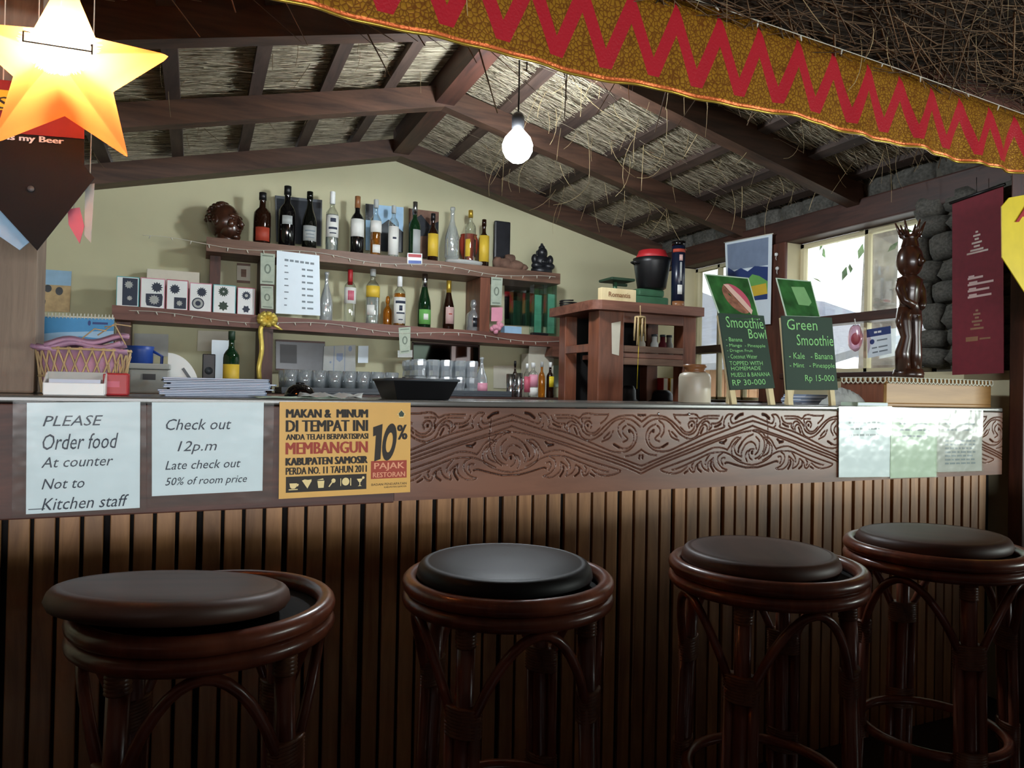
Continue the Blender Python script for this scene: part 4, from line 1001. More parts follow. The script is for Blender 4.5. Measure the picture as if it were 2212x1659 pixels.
for c_, r_, s_ in (((-.04,-.02,.045), .03, (1.2,1,.8)), ((.04,-.02,.045), .03, (1.2,1,.8)), ((0,0,.075), .05, (1,.8,.85)), ((-.052,-.01,.085), .024, (.8,.9,1.3)), ((.052,-.01,.085), .024, (.8,.9,1.3)), ((0,-.005,.128), .033, (1,.95,1)), ((0,0,.158), .02, (1,1,.9)), ((0,0,.176), .009, (1,1,1.2)), ((-.033,0,.125), .010, (.5,.8,1.4)), ((.033,0,.125), .010, (.5,.8,1.4)), ((0,-.034,.122), .008, (1,1,.8)), ((0,-.03,.07), .018, (1.2,.8,.8))): m_.ball(c_, r_, 12, 8, s_, .06)
m_.build('figure', 'stone_black', t)
# carved wooden head, face turned to the right
p = at(486, 520, 3.96); hd = thing('wooden_bust', 'dark polished wooden carved head at the left end of the top shelf', 'sculpture', (p.x, 3.95, zt(p.x)+.002))
hd.rotation_euler[2] = D(-38)                      # face (local +x) turned to the right and a little to the room
m_ = MB(); m_.ball((-.008,0,.104), .09, 24, 18, (.94,.84,1.0)); m_.ball((.022,0,.066), .062, 18, 14, (1.0,.92,1.02))
m_.ball((.058,0,.122), .03, 14, 10, (.75,1.7,.55))                                   # brow
m_.tube([(.070,0,.122), (.082,0,.100), (.094,0,.082), (.082,0,.074)], [.009,.012,.016,.012], 10)   # nose
for y_ in (-1, 1):
    m_.ball((.082,y_*.012,.078), .009, 10, 8); m_.ball((.058,y_*.036,.084), .024, 12, 9, (.8,.8,1)); m_.ball((-.004,y_*.076,.096), .022, 12, 9, (.8,.35,1.35))
m_.ball((.078,0,.054), .017, 12, 8, (.7,1.3,.45)); m_.ball((.076,0,.043), .016, 12, 8, (.7,1.15,.5)); m_.ball((.062,0,.022), .024, 12, 9, (.9,1.1,.8))
m_.lathe([(0,0), (.05,0), (.055,.006), (.046,.02), (.05,.05), (0,.06)], 18)
m_.build('face', 'brown_carving', hd)
hc = MB()
for k in range(70):
    a = random.uniform(D(75), D(285)); e_ = random.uniform(-.2, 1.5)
    hc.ball((.082*math.cos(e_)*math.cos(a)-.010, .073*math.cos(e_)*math.sin(a), .106+.088*math.sin(e_)), .016, 7, 5, (1,1,.8))
hc.build('carved_hair', 'brown_carving', hd)
for y_ in (-.027, .027): MB().ball((.070, y_, .106), .011, 10, 7, (.6,1.3,.7)).build('eye', 'brown_carving', hd)
# ------------------------------------------------------------------ card boxes on the lower shelf
cols = ['teal', 'pink', 'rose', 'pink', 'teal', 'rose']
desc = ['teal card box with a black mandala panel, first in the row', 'pink card box with grey discs, second in the row', 'rose card box with a brown flower and dark square, third in the row',
        'pink card box with two black eye discs, fourth in the row', 'blue-edged card box with an olive star flower, fifth in the row', 'rose card box at the right end of the row beside the banknotes']
edges = [250, 302, 358, 408, 459, 511, 553]; tops = [596, 599, 603, 610, 614, 620]
def mandala(q, mb, u, v, r, petals, asp, off=.0008):
    q.poly(mb, [(u+r*(1 if k % 2 == 0 else .68)*math.cos(math.pi*k/petals), v-asp*r*(1 if k % 2 == 0 else .68)*math.sin(math.pi*k/petals)) for k in range(2*petals)], off)
for k in range(6):
    a = at(edges[k]+2, tops[k], 3.90); b_ = at(edges[k+1]-1, tops[k], 3.90); zb = zl((a.x+b_.x)/2)
    t = thing('card_box', desc[k], 'box', ((a.x+b_.x)/2, 3.93, zb+.0005), 0, 'card boxes on the lower shelf'); w2 = (b_.x-a.x)/2; h = a.z-zb
    MB().bbox(-w2, w2, -.03, .03, 0, h, .002).build('carton', cols[k], t)
    q = Quad((-w2*.93, -.0303, h*.97), (w2*.93, -.0303, h*.97), (w2*.93, -.0303, h*.03), (-w2*.93, -.0303, h*.03)); fq = q.sheet(.0004).build('front_print', 'white', t)
    asp = w2*2/h; m_ = MB(); m2 = MB()
    if k == 0: q.rect(m_, .25, .02, .97, .98); mandala(q, m2, .55, .25, .22, 10, asp, .0012); mandala(q, m2, .6, .72, .14, 8, asp, .0012)
    elif k == 1: mandala(q, m_, .68, .28, .27, 12, asp); q.poly(m_, [(.2,.52),(.9,.5),(.95,.6),(.92,.9),(.8,.97),(.25,.93),(.2,.8)]); mandala(q, m2, .57, .72, .25, 12, asp, .0012)
    elif k == 2: mandala(q, m_, .38, .3, .28, 12, asp); q.rect(m_, .35, .58, .95, .97); mandala(q, m2, .62, .78, .16, 8, asp, .0012)
    elif k == 3: mandala(q, m_, .55, .3, .27, 14, asp); q.disc(m_, .38, .72, .3, .3*asp); q.disc(m2, .38, .72, .24, .24*asp, 20, .0012); m3 = MB(); q.disc(m3, .38, .72, .13, .13*asp, 20, .0018); q.disc(m3, .55, .3, .09, .09*asp, 14, .0018); m3.build('print_core', 'ink', fq)
    elif k == 4: mandala(q, m_, .45, .22, .27, 14, asp); mandala(q, m_, .45, .75, .26, 8, asp); q.disc(m2, .45, .22, .05, .05*asp, 10, .0012)
    else: mandala(q, m_, .5, .28, .3, 14, asp); mandala(q, m_, .5, .8, .25, 6, asp); q.disc(m2, .5, .28, .1, .1*asp, 10, .0012)
    m_.build('dark_motif', 'ink' if k != 4 else 'dark_green', fq, kind='stuff'); m2.build('light_motif', 'paper_grey', fq)
a = at(318, 582, 4.04); b_ = at(431, 590, 4.04); t = thing('cream_box', 'plain cream cardboard box behind the card boxes', 'box', ((a.x+b_.x)/2, 4.04, zl(.0)+.0005))
MB().bbox(-(b_.x-a.x)/2, (b_.x-a.x)/2, -.03, .03, 0, a.z-zl(0), .003).build('carton', 'paper_warm', t)
t, q = panel_on_wall('framed_card', 'small dim framed card in the dark shelf niche', [(512,568),(541,570),(540,612),(512,610)], 4.085, 'paper_warm', 'picture'); m_ = MB(); q.rect(m_, 0,0,1,.12); q.rect(m_, 0,.88,1,1); q.rect(m_, .3,.3,.7,.7); m_.build('frame', 'shelf_wood', t)
# price list + banknotes pinned to the shelf
t, q = panel_on_wall('price_list', 'white price list sheet hanging in front of the shelves', [(598,541),(690,552),(692,682),(596,677)], SY-.008, 'paper', 'notice', .001)
m_ = MB(); rg = random.Random(3)
u = .18
while u < .84: q.rect(m_, u, .115+.02*u, u+.09, .15+.02*u); u += .12
for k in range(7):
    v = .22+.105*k; q.rect(m_, .18, v, .18+rg.uniform(.06, .12), v+.018); q.rect(m_, .58, v+.025, .66, v+.055); q.rect(m_, .70, v+.028, .84, v+.055)
m_.build('printed_lines', 'ink_grey', t, kind='stuff')
def note(label, qp, Y, mat='note_green'):
    t, q = panel_on_wall('banknote', label, qp, Y, mat, 'banknote', .0006); m_ = MB(); q.rect(m_, .12,.06,.88,.10); q.rect(m_, .12,.90,.88,.94); q.disc(m_, .5,.5,.24,.16, 18); m_.build('note_print', 'note_dark', t); m_ = MB(); q.disc(m_, .5,.5,.13,.11, 14, .0009); m_.build('portrait', 'note_green', t); return t
note('green banknote pinned on the left shelf post, upper one', [(563,546),(594,549),(593,615),(562,613)], SY-.002)
note('pale banknote pinned on the left shelf post below the other', [(563,617),(590,618),(591,668),(564,666)], SY-.002)
note('long banknote pinned on the right shelf post', [(1061,598),(1086,600),(1083,660),(1060,659)], SY-.002)
note('banknote hanging from the lower shelf edge above the glasses', [(861,708),(887,706),(886,762),(864,765)], SY-.004)
t, q = panel_on_wall('paper_tag', 'grey paper tag below the hanging banknote', [(859,757),(891,756),(891,772),(859,772)], SY-.003, 'paper_grey', 'tag', .0008)
t, q = panel_on_wall('gift_tag', 'pale pink tag with tassel on the right shelf post', [(1062,664),(1086,664),(1085,694),(1061,694)], SY-.003, 'pink', 'tag', .001)
m_ = MB(); c_ = at(1073, 706, SY-.012)-t.location
for k in range(9): m_.ball(c_+Vector((random.uniform(-.03,.03), random.uniform(-.008,.008), random.uniform(-.03,.02))), .016, 8, 6)
m_.build('bow', 'pink', t)
t, q = panel_on_wall('flag_sticker', 'small red white and blue flag sticker on the top shelf edge', [(880,546),(912,548),(912,572),(880,571)], SY-.002, 'white', 'sticker', .0008)
m_ = MB(); q.rect(m_, .06,.08,.94,.36); m_.build('red_stripe', 'red', t); m_ = MB(); q.rect(m_, .06,.64,.94,.92); m_.build('blue_stripe', 'blue', t)
# gold ribbon bow on the left post
p = at(577, 690, SY-.03); gb = thing('ribbon_bow', 'shiny gold ribbon bow with long tail on the left shelf post', 'ribbon', p)
m_ = MB()
for k in range(9):
    a = k*2*math.pi/9; L_ = .05; d = Vector((math.cos(a), -.25, math.sin(a)*.8)); nrm = Vector((-math.sin(a), 0, math.cos(a)))
    pts = [Vector((0,0,0)), d*L_*.6+Vector((0,-.02,0)), d*L_, d*L_*.7+Vector((0,.012,0)), Vector((0,0,0))]
    vs = []; 
    for q_ in catmull(pts, 4): vs += [q_+nrm*.012, q_-nrm*.012]
    m_.add(vs, [(2*i, 2*i+1, 2*i+3, 2*i+2) for i in range(len(vs)//2-1)], True)
lo_ = m_.build('loops', 'gold_ribbon', gb); lo_.modifiers.new('t', 'SOLIDIFY').thickness = .001
def ribbon(pts, wd, nm):
    vs = []
    for q_ in catmull(pts, 5): vs += [q_+Vector((wd,0,0)), q_-Vector((wd,0,0))]
    o = MB().add(vs, [(2*i, 2*i+1, 2*i+3, 2*i+2) for i in range(len(vs)//2-1)], True).build(nm, 'gold_ribbon', gb); o.modifiers.new('t', 'SOLIDIFY').thickness = .001
ribbon([(0,0,0), (-.03,-.01,-.05), (-.022,.0,-.15), (-.034,-.004,-.24), (-.03,0,-.30)], .011, 'tail')
ribbon([(0,0,0), (.04,-.012,-.03), (.066,-.008,-.05)], .012, 'short_tail')
# string lights along the two shelf edges
light_string('string of mini lights along the top shelf edge', [(x, SY-.006, zt(x)-.035-.012*math.sin(x*9)) for x in np.linspace(-.25, 1.95, 26)], 26, seed=2)
light_string('string of mini lights along the lower shelf edge', [(x, SY-.006, zl(x)-.03-.012*math.sin(x*8)) for x in np.linspace(-.3, 2.1, 28)], 30, seed=4)
# right compartment
t, q = panel_on_wall('mirror', 'dim mirror in the right shelf compartment', [(1090,606),(1152,612),(1152,704),(1090,702)], 4.085, 'mirror', 'mirror', .004)
for k, px in enumerate((1160, 1188)):
    p = at(px, 614, 3.93); zb = zl(p.x); t = thing('glass_vase', ('square green glass vase beside the mirror', 'square green glass vase at the shelf end')[k], 'vase', (p.x, 3.93, zb+.0005), 0, 'green glass vases'); h = (p.z-zb)*(.98 if k == 0 else 1.0); w2 = .032
    m_ = MB().box(-w2,w2,-w2,w2,0,.02)
    m_.box(-w2,w2,-w2,-w2+.004,.02,h).box(-w2,w2,w2-.004,w2,.02,h).box(-w2,-w2+.004,-w2+.004,w2-.004,.02,h).box(w2-.004,w2,-w2+.004,w2-.004,.02,h); m_.build('glass', 'green_pane', t); MB().box(-w2*.7,w2*.7,-w2*.7,w2*.7,.021,h*.8).build('inner_sleeve', 'green_tint', t)
p = at(1107, 718, 3.90); t = thing('tissue_box', 'pale blue flat box in the right shelf compartment', 'box', (p.x, 3.92, zl(p.x)+.0005)); MB().bbox(-.055,.055,-.03,.03,0,.045,.003).build('carton', 'pale_blue', t); MB().box(-.03,.03,-.012,.012,.0452,.047).build('opening', 'white', t)
p = at(1165, 718, 3.88); t = thing('remote_control', 'black remote control lying before the green vases', 'remote', (p.x, 3.872, zl(p.x)+.0005)); MB().bbox(-.06,.05,-.015,.012,0,.015,.004).build('case', 'black', t); MB().box(-.04,.03,-.008,.006,.0151,.0165).build('buttons', 'grey_tray', t)
# ------------------------------------------------------------------ back counter: trays of glasses and bar things
BZ = 1.10
def tray(label, x0, x1, y0, y1, h, mat='grey_tray'):
    t = thing('bar_tray', label, 'tray', ((x0+x1)/2, (y0+y1)/2, BZ+.0005)); w2, d2 = (x1-x0)/2, (y1-y0)/2
    MB().bbox(-w2,w2,-d2,d2,0,.012,.004).build('base', mat, t); m_ = MB()
    m_.box(-w2,w2,-d2,-d2+.008,.0122,h).box(-w2,w2,d2-.008,d2,.0122,h).box(-w2,-w2+.008,-d2+.008,d2-.008,.0122,h).box(w2-.008,w2,-d2+.008,d2-.008,.0122,h); m_.build('rim', mat, t); return t
tray('long grey tray under the clear tumblers', .36, .96, 3.48, 3.80, .03); tray('grey tray under the sparkling stacked glasses', .98, 1.52, 3.48, 3.80, .03)
tum = MB().lathe([(0,.006), (.024,.006), (.030,.1), (.032,.1), (.026,0), (0,0)], 14).mesh('tumbler')
kk = 0; ROWN = ('front', 'second', 'third', 'back'); ORD = ('first', 'second', 'third', 'fourth', 'fifth', 'sixth', 'seventh', 'eighth', 'ninth', 'tenth')
for ry, Y in enumerate((3.535, 3.61, 3.69, 3.755)):
    for cx in range(8):
        o = put('tumbler', tum, 'glass_ware', None, (.40+.07*cx+random.uniform(-.004,.004)+(.02 if ry % 2 else 0), Y, BZ+.0135)); tag(o, f'clear tumbler on the long tray, {ROWN[ry]} row, {ORD[cx]} from the left', 'glass', 'tumblers on the long tray'); o.rotation_euler[2] = random.random()
        kk += 1
gob = MB().lathe([(0,0), (.030,0), (.031,.004), (.028,.03), (.033,.055), (.034,.075), (.030,.085), (.027,.085), (.029,.06), (.024,.03), (.0,.028)], 8, smooth=False).mesh('cut_glass')
for lay in range(2):
    for ry, Y in enumerate((3.54, 3.615, 3.69, 3.76)):
        for cx in range(5):
            o = put('cut_glass', gob, 'crystal', None, (1.035+.071*cx+random.uniform(-.001,.001), Y+random.uniform(-.001,.001), BZ+.0135+lay*.0865)); o.rotation_euler[2] = random.random()*3
            tag(o, f'sparkling cut glass in the {("lower", "upper")[lay]} layer, {ROWN[ry]} row, {ORD[cx]} from the left', 'glass', ('lower cut glasses', 'stacked cut glasses')[lay])
bottle('clear carafe with pinkish bottom beside the stacked glasses', 1041, 772, 3.62, BZ+.0135, .032, 'dec', 'crystal', [('pink', .05, .3, (-150, -30))], pname='carafe', cat='carafe')
for k, (px, yt, r_) in enumerate(((1103, 808, .022), (1121, 806, .020))):
    p = at(px, yt, 3.56); t = thing('steel_shaker', ('slim steel measuring cup on the back counter', 'wider steel cup on the back counter')[k], 'cup', (p.x, 3.56, BZ+.0005), D(-75)); h = p.z-BZ
    MB().lathe([(0,0), (r_*.9,0), (r_,.004), (r_,h), (r_*.93,h), (r_*.93,.006), (0,.006)], 18).build('cup', 'steel', t); MB().tube([(r_*.95,0,h*.8), (r_*1.8,-.0,h*.75), (r_*1.8,0,h*.35), (r_*.95,0,h*.3)], .003, 6).build('handle', 'steel', t)
G3 = 'small bottles on the back counter'
for k, (px, yt, r_, kd, gl, lb, cp, ds) in enumerate(((1113, 780, .016, 'wine', 'brown_glass', [], 'black', 'slim dark sauce bottle behind the steel cups'), (1139, 786, .018, 'flat', 'clear_glass', [('rose', .15, .62)], 'white', 'small clear bottle with rose label, left of the pink-labelled one'),
    (1152, 784, .026, 'flat', 'clear_glass', [('pink', .3, .66), ('label_white', .05, .28)], 'white', 'small bottle with large pink and white label'), (1171, 782, .019, 'wine', 'amber_liquid', [], 'label_grey', 'small amber bottle with grey cap'), (1189, 783, .021, 'wine', 'brown_glass', [('yellow', .3, .6, (-130, -40))], 'white', 'small brown bottle with yellow label on the back counter'))):
    bottle(ds, px, yt, 3.55 if k != 0 else 3.76, BZ, r_, kd, gl, lb, cp, group=G3)
p = at(1230, 818, 3.52); t = thing('oil_cruet', 'small pale cone-shaped cruet at the right of the back counter', 'cruet', (p.x, 3.54, BZ+.0005)); h = p.z-BZ
MB().lathe([(0,0), (.032,0), (.034,.006), (.012,h*.8), (.012,h*.88), (.016,h*.9), (.014,h), (0,h)], 16).build('cone', 'white_plastic', t)
a = at(1124, 745, 4.0); t = thing('cardboard_box', 'open beige cardboard box on the back counter behind the small bottles', 'box', (at(1158,780,4.0).x, 3.98, BZ+.0005)); w2 = .085; h = at(1150,765,3.98).z-BZ
MB().box(-w2,w2,-.05,.05,0,h).build('carton', 'paper_warm', t); m_ = MB(); m_.slab([(-w2,-.052,h), (w2,-.052,h), (w2-.02,-.08,h+.05), (-w2+.0,-.06,h+.06)], .003); m_.build('flap', 'paper_warm', t)
# things hung on the wall under the lower shelf
t, q = panel_on_wall('dark_picture', 'dark picture standing behind the tumblers', [(596,733),(702,738),(702,805),(596,800)], 4.07, 'photo_dark', 'picture', .01); m_ = MB(); q.rect(m_, .08,.15,.42,.75); m_.build('black_patch', 'black', t); m_ = MB(); q.rect(m_, 0,0,1,.06); q.rect(m_, 0,.94,1,1); m_.build('frame', 'dark_wood', t)
t, q = panel_on_wall('card_display', 'three grey playing-card style prints behind the tumblers', [(700,748),(768,745),(768,806),(697,806)], 4.06, 'paper_grey', 'print', .004); m_ = MB(); q.rect(m_, .31,0,.335,1); q.rect(m_, .65,0,.67,1); q.poly(m_, [(.40,.28),(.6,.28),(.6,.5),(.5,.6),(.4,.5)]); q.disc(m_, .83,.13,.06,.1); q.disc(m_, .22,.6,.03,.04); m_.build('print', 'menu_blue', t)
t, q = panel_on_wall('white_card', 'pale blue-white card beside the three prints', [(774,747),(796,747),(795,784),(773,784)], 4.06, 'paper', 'card', .002)
t, q = panel_on_wall('mirror', 'long framed mirror above the stacked glasses', [(890,738),(1036,746),(1036,792),(890,788)], 4.075, 'mirror', 'mirror', .01); m_ = MB(); q.rect(m_, 0,0,.02,1,.003); q.rect(m_, .98,0,1,1,.003); q.rect(m_, 0,0,1,.05,.003); m_.build('frame', 'dark_wood', t)
for k, (lab_, qp, mt) in enumerate((('pale sheet taped to the wall left of the shelves', [(290,720),(364,722),(363,770),(290,768)], 'paper_grey'), ('pale yellow sheet taped to the wall under the card boxes', [(428,714),(496,716),(495,760),(426,758)], 'paper_warm'), ('white sheet taped to the wall behind the steel cups', [(1066,790),(1115,790),(1115,840),(1066,838)], 'paper_warm'), ('white sheet taped to the wall behind the pale cruet', [(1190,790),(1230,788),(1240,830),(1192,838)], 'paper_green'))):
    panel_on_wall('wall_sheet', lab_, qp, 4.094, mt, 'paper', .0008)
t, q = panel_on_wall('sea_calendar', 'blue seaside calendar page on the wall at far left', [(70,580),(155,586),(150,674),(70,672)], 4.09, 'straw_basket', 'calendar', .002)
m_ = MB(); q.rect(m_, 0,0,1,.36); m_.build('sky_print', 'pale_blue', t); m_ = MB(); q.poly(m_, [(0,.55),(.25,.5),(.35,.75),(.3,1),(0,1)]); q.disc(m_, .4,.45,.1,.09); q.disc(m_, .7,.5,.1,.1); m_.build('rock_print', 'photo_dark', t)
# left end of the back counter
bottle('green bottle with big yellow label on the left of the back counter', 501, 716, 3.62, BZ, .036, 'wine', 'green_glass', [('label_yellow', .06, .46)], 'dark_green', group=None)
a = at(441, 765, 3.7); t = thing('black_speaker', 'black upright box beside the white paper sheet', 'box', (at(451,790,3.7).x, 3.72, BZ+.0005)); MB().bbox(-.028,.028,-.05,.05,0,a.z-BZ,.004).build('case', 'black', t); MB().lathe([(0,0),(.018,0),(.018,.003),(0,.003)], 16, M4=Matrix.Translation((0,-.0505,.10)) @ Matrix.Rotation(D(90),4,'X')).build('cone', 'grey_tray', t)
a = at(478, 735, 3.74); t = thing('paper_ream', 'white upright sheets beside the green bottle', 'paper', (a.x, 3.76, BZ+.0005)); MB().box(-.042,.04,-.012,.012,0,a.z-BZ).build('sheets', 'paper', t)
# ================================================================== LEFT END OF THE COUNTER
struct(MB().bbox(-.455, -.345, 1.98, 2.09, CZ+.0005, 2.09, .006).build('trim_7', 'post_wood'))
def ctop(px, py, Y): p = at(px, py, Y); return (p.x, Y, CZ+.0005)
# desk calendar with spiral binding
c = at(160, 780, 2.15); t = thing('desk_calendar', 'spiral-bound desk calendar with blue sea picture behind the basket', 'calendar', (c.x, 2.15, CZ+.0005)); o = Vector(t.location)
q = Quad(at(76,680,2.15)-o, at(247,686,2.15)-o, (at(247,686,2.15).x-o.x, -.03, .002), (at(76,680,2.15).x-o.x, -.03, .002)); q.sheet(.003).build('page', 'paper_warm', t)
m_ = MB(); q.rect(m_, 0,.02,1,.30); m_.build('sky_print', 'sky_blue', t); m_ = MB(); q.poly(m_, [(0,.26),(.3,.22),(1,.18),(1,.34),(0,.36)]); m_.build('cloud_print', 'pale_blue', t); m_ = MB(); q.disc(m_, .68,.085,.02,.035); q.rect(m_, .72,.07,.92,.10); m_.build('logo_print', 'navy', t)
m_ = MB()
for k in range(22): pc = q.p((k+.5)/22, 0); m_.tube([pc+Vector((0,.006*math.cos(a),.007*math.sin(a))) for a in np.linspace(0,2*math.pi,8,endpoint=False)], .0011, 4, True)
m_.build('spiral', 'wire_white', t); MB().slab([q.c[0]+Vector((0,.004,-.002)), q.c[1]+Vector((0,.004,-.002)), Vector((q.c[1].x,.06,.002)), Vector((q.c[0].x,.06,.002))], .003).build('stand', 'black', t)
# basket with purple wrapping
c = ctop(180, 850, 1.99); t = thing('wicker_basket', 'woven basket filled with folded purple wrapping at the left of the counter', 'basket', c)
bw, bd_ = .095, .06; hb = .105
MB().lathe([(0,0), (.8,0), (.86,.004), (1.0,hb), (.95,hb), (.82,.008), (0,.008)], 28, (0,0,0), bw, bd_).build('bowl', 'purple_cloth', t)
m_ = MB(); nn = 26
for s_ in (-1, 1):
    for k in range(nn):
        pts = [((bw*(.86+.15*u)+.003)*math.cos(2*math.pi*(k+s_*u*1.6)/nn), (bd_*(.86+.15*u)+.003)*math.sin(2*math.pi*(k+s_*u*1.6)/nn), .004+hb*u) for u in np.linspace(0, 1, 5)]
        m_.tube(pts, .0024, 5)
for u in (0, .35, .95): m_.tube([((bw*(.86+.15*u)+.004)*math.cos(a), (bd_*(.86+.15*u)+.004)*math.sin(a), .005+hb*u) for a in np.linspace(0, 2*math.pi, 32, endpoint=False)], .003, 6, True)
m_.build('wicker', 'straw_basket', t)
for k, (z, dx, dr, rz) in enumerate(((.107, 0, .09, .05), (.120, -.008, .088, -.06), (.133, .006, .085, .12))):
    vs = []; nu_, nv_ = 14, 6
    for i in range(nu_+1):
        for j in range(nv_+1):
            u, v = i/nu_*2-1, j/nv_*2-1; vs.append((dx+u*dr*1.02, v*.05, z+.006*math.sin(u*5+k*2)+.004*math.sin(v*4+k)+.01*u*(1 if k == 2 else .4)))
    f_ = [(i*(nv_+1)+j, (i+1)*(nv_+1)+j, (i+1)*(nv_+1)+j+1, i*(nv_+1)+j+1) for i in range(nu_) for j in range(nv_)]
    w_ = MB().add(vs, f_, True).build('folded_cloth', 'purple_cloth', t); w_.modifiers.new('s', 'SOLIDIFY').thickness = .008; w_.rotation_euler[2] = rz
m_ = MB()
for a, b2 in (((.03,-.03,.14), (.10,-.03,.165)), ((.045,-.04,.16), (.09,-.045,.12)), ((-.0,-.045,.13), (.05,-.05,.15))): m_.tube([a, ((a[0]+b2[0])/2, a[1], max(a[2], b2[2])+.004), b2], .0016, 5)
m_.build('raffia_ties', 'straw_basket', t)
# acrylic card holder, red box with sticks
c = ctop(163, 855, 1.80); t = thing('card_holder', 'white leaflet holder with small cards in front of the basket', 'holder', c); w2 = (at(228,840,1.8).x-at(98,840,1.8).x)/2
MB().bbox(-w2,w2,-.022,-.018,0,.026,.001).build('front_wall', 'white_plastic', t); MB().box(-w2,w2,-.0175,.022,0,.003).build('base', 'white_plastic', t); MB().box(-w2,w2,.0185,.022,.0032,.05).build('back_wall', 'paper_grey', t)
for s_ in (-1, 1): MB().prism([(-.0175,.0032),(.018,.0032),(.018,.048),(-.0175,.026)], 'x', s_*w2-.0015, s_*w2+.0015).build('side_wall', 'white_plastic', t)
MB().box(-w2*.85,w2*.85,-.012,.012,.0032,.034).build('cards', 'menu_pale', t)
c = ctop(250, 855, 1.84); t = thing('red_tin', 'small red box holding thin wooden sticks beside the card holder', 'box', c)
MB().bbox(-.026,.026,-.022,.022,0,.05,.004).build('case', 'red', t); m_ = MB()
for k in range(12): x, y = random.uniform(-.018,.018), random.uniform(-.014,.014); m_.tube([(x,y,.045), (x*1.5+random.uniform(-.006,.006), y*1.4, .045+random.uniform(.02,.045))], .0014, 5)
m_.build('sticks', 'straw_basket', t); q = Quad((-.018,-.0222,.036),(.012,-.0222,.036),(.012,-.0222,.014),(-.018,-.0222,.014)); m_ = MB(); q.rect(m_, .1,.2,.9,.8); m_.build('label_patch', 'rose', t)
# stack of menus
z = CZ+.0005
menu = MB().bbox(-.118,.118,-.085,.085,0,.0038,.0012).mesh('menu_cover'); inner = MB().box(-.116,.114,-.0865,.083,.0008,.003).mesh('menu_pages')
for k in range(11):
    p = at(468, 850, 1.93); t = thing('menu_folder', f'blue-grey menu folder, {ORD[k]} from the bottom of the menu stack' if k < 10 else 'topmost dark menu folder on the stack', 'menu', (p.x+random.uniform(-.010,.010), 1.93+random.uniform(-.008,.008), z), random.uniform(-.09,.09), 'stacked menus')
    put('cover', menu, None, t); 
    if not menu.materials: menu.materials.append(M['menu_blue']); inner.materials.append(M['menu_pale'])
    put('pages', inner, None, t); z += .0040
    if k in (4, 9): t.children[0].material_slots[0].link = 'OBJECT'; t.children[0].material_slots[0].material = M['black']
# ash bowl, papers, black tray
c = ctop(648, 850, 2.02); t = thing('glass_bowl', 'dark upturned glass bowl between the menus and tray', 'bowl', c); MB().lathe([(0,.034), (.018,.033), (.032,.024), (.040,.008), (.042,0), (.038,0), (.03,.018), (0,.026)], 22).build('bowl', 'black_gloss', t); MB().lathe([(0,.035),(.012,.0345),(.012,.039),(0,.039)], 14).build('foot', 'black_gloss', t)
for k, (px, lab_, rz, s_) in enumerate(((640, 'greenish sheet lying flat above the tax placard', .1, (.10,.07)), (715, 'crumpled pale sheet lying flat left of the black tray', -.25, (.075,.06)))):
    c = ctop(px, 855, 1.80); t = thing('loose_sheet', lab_, 'paper', c, rz); nu_ = 10; vs = [(s_[0]*(i/nu_*2-1), s_[1]*(j/4*2-1), .001+(.003 if k == 0 else .014)*abs(math.sin(i*.9+j*.6))*(1 if j > 1 else .5)) for i in range(nu_+1) for j in range(5)]
    w_ = MB().add(vs, [(i*5+j, (i+1)*5+j, (i+1)*5+j+1, i*5+j+1) for i in range(nu_) for j in range(4)], True).build('sheet', 'paper_green' if k == 0 else 'paper_grey', t); w_.modifiers.new('s', 'SOLIDIFY').thickness = .0008
c = ctop(895, 855, 1.92); t = thing('plastic_tray', 'black flared plastic tray on the middle of the counter', 'tray', c); wt = (at(972,822,1.92).x-at(838,822,1.92).x)/2; ht = at(900,821,1.92).z-CZ-.001
def ringv(w_, d_, z): return [(-w_,-d_,z),(w_,-d_,z),(w_,d_,z),(-w_,d_,z)]
vs = ringv(wt*.80,.085,0)+ringv(wt,.115,ht)+ringv(wt*.965,.11,ht)+ringv(wt*.775,.08,.005)
fs = [(3,2,1,0),(12,13,14,15)]+[(b0+i, b0+(i+1) % 4, b0+4+(i+1) % 4, b0+4+i) for b0 in (0,4,8) for i in range(4)]
MB().add(vs, fs).build('tub', 'black', t); m_ = MB(); m_.tube([(x_*1.0,y_,ht) for x_, y_ in ((-wt,-.115),(wt,-.115),(wt,.115),(-wt,.115))], .004, 6, True); m_.build('rim', 'grey_tray', t)
# things standing inside the bar, behind the left counter
c = at(298, 785, 2.9); t = thing('blue_jug', 'blue and white plastic jug behind the counter at left', 'jug', (c.x, 2.95, 1.10)); 
sb = thing('service_shelf', 'low pale service shelf hidden behind the counter at left', 'shelf', (-.02, 2.95, 0)); MB().bbox(-.5,.42,-.2,.2,1.06,1.0995,.004).build('board', 'shelf_wood', sb); MB().box(-.46,.38,-.17,.17,0,1.059).build('body', 'dark_void', sb)
hj = at(298, 748, 2.95).z-1.10; MB().lathe([(0,0),(.034,0),(.04,.01),(.043,hj*.55),(.046,hj*.56),(.046,hj*.9),(.05,hj),(.044,hj),(.04,hj*.6),(0,.01)], 20).build('body', 'blue', t); MB().lathe([(.0,hj*.12),(.0425,hj*.12),(.044,hj*.5),(0,hj*.5)], 20).build('white_band', 'white_plastic', t); MB().tube([(.045,0,hj*.9),(.075,0,hj*.8),(.072,0,hj*.35),(.043,0,hj*.25)], .006, 6).build('handle', 'blue', t)
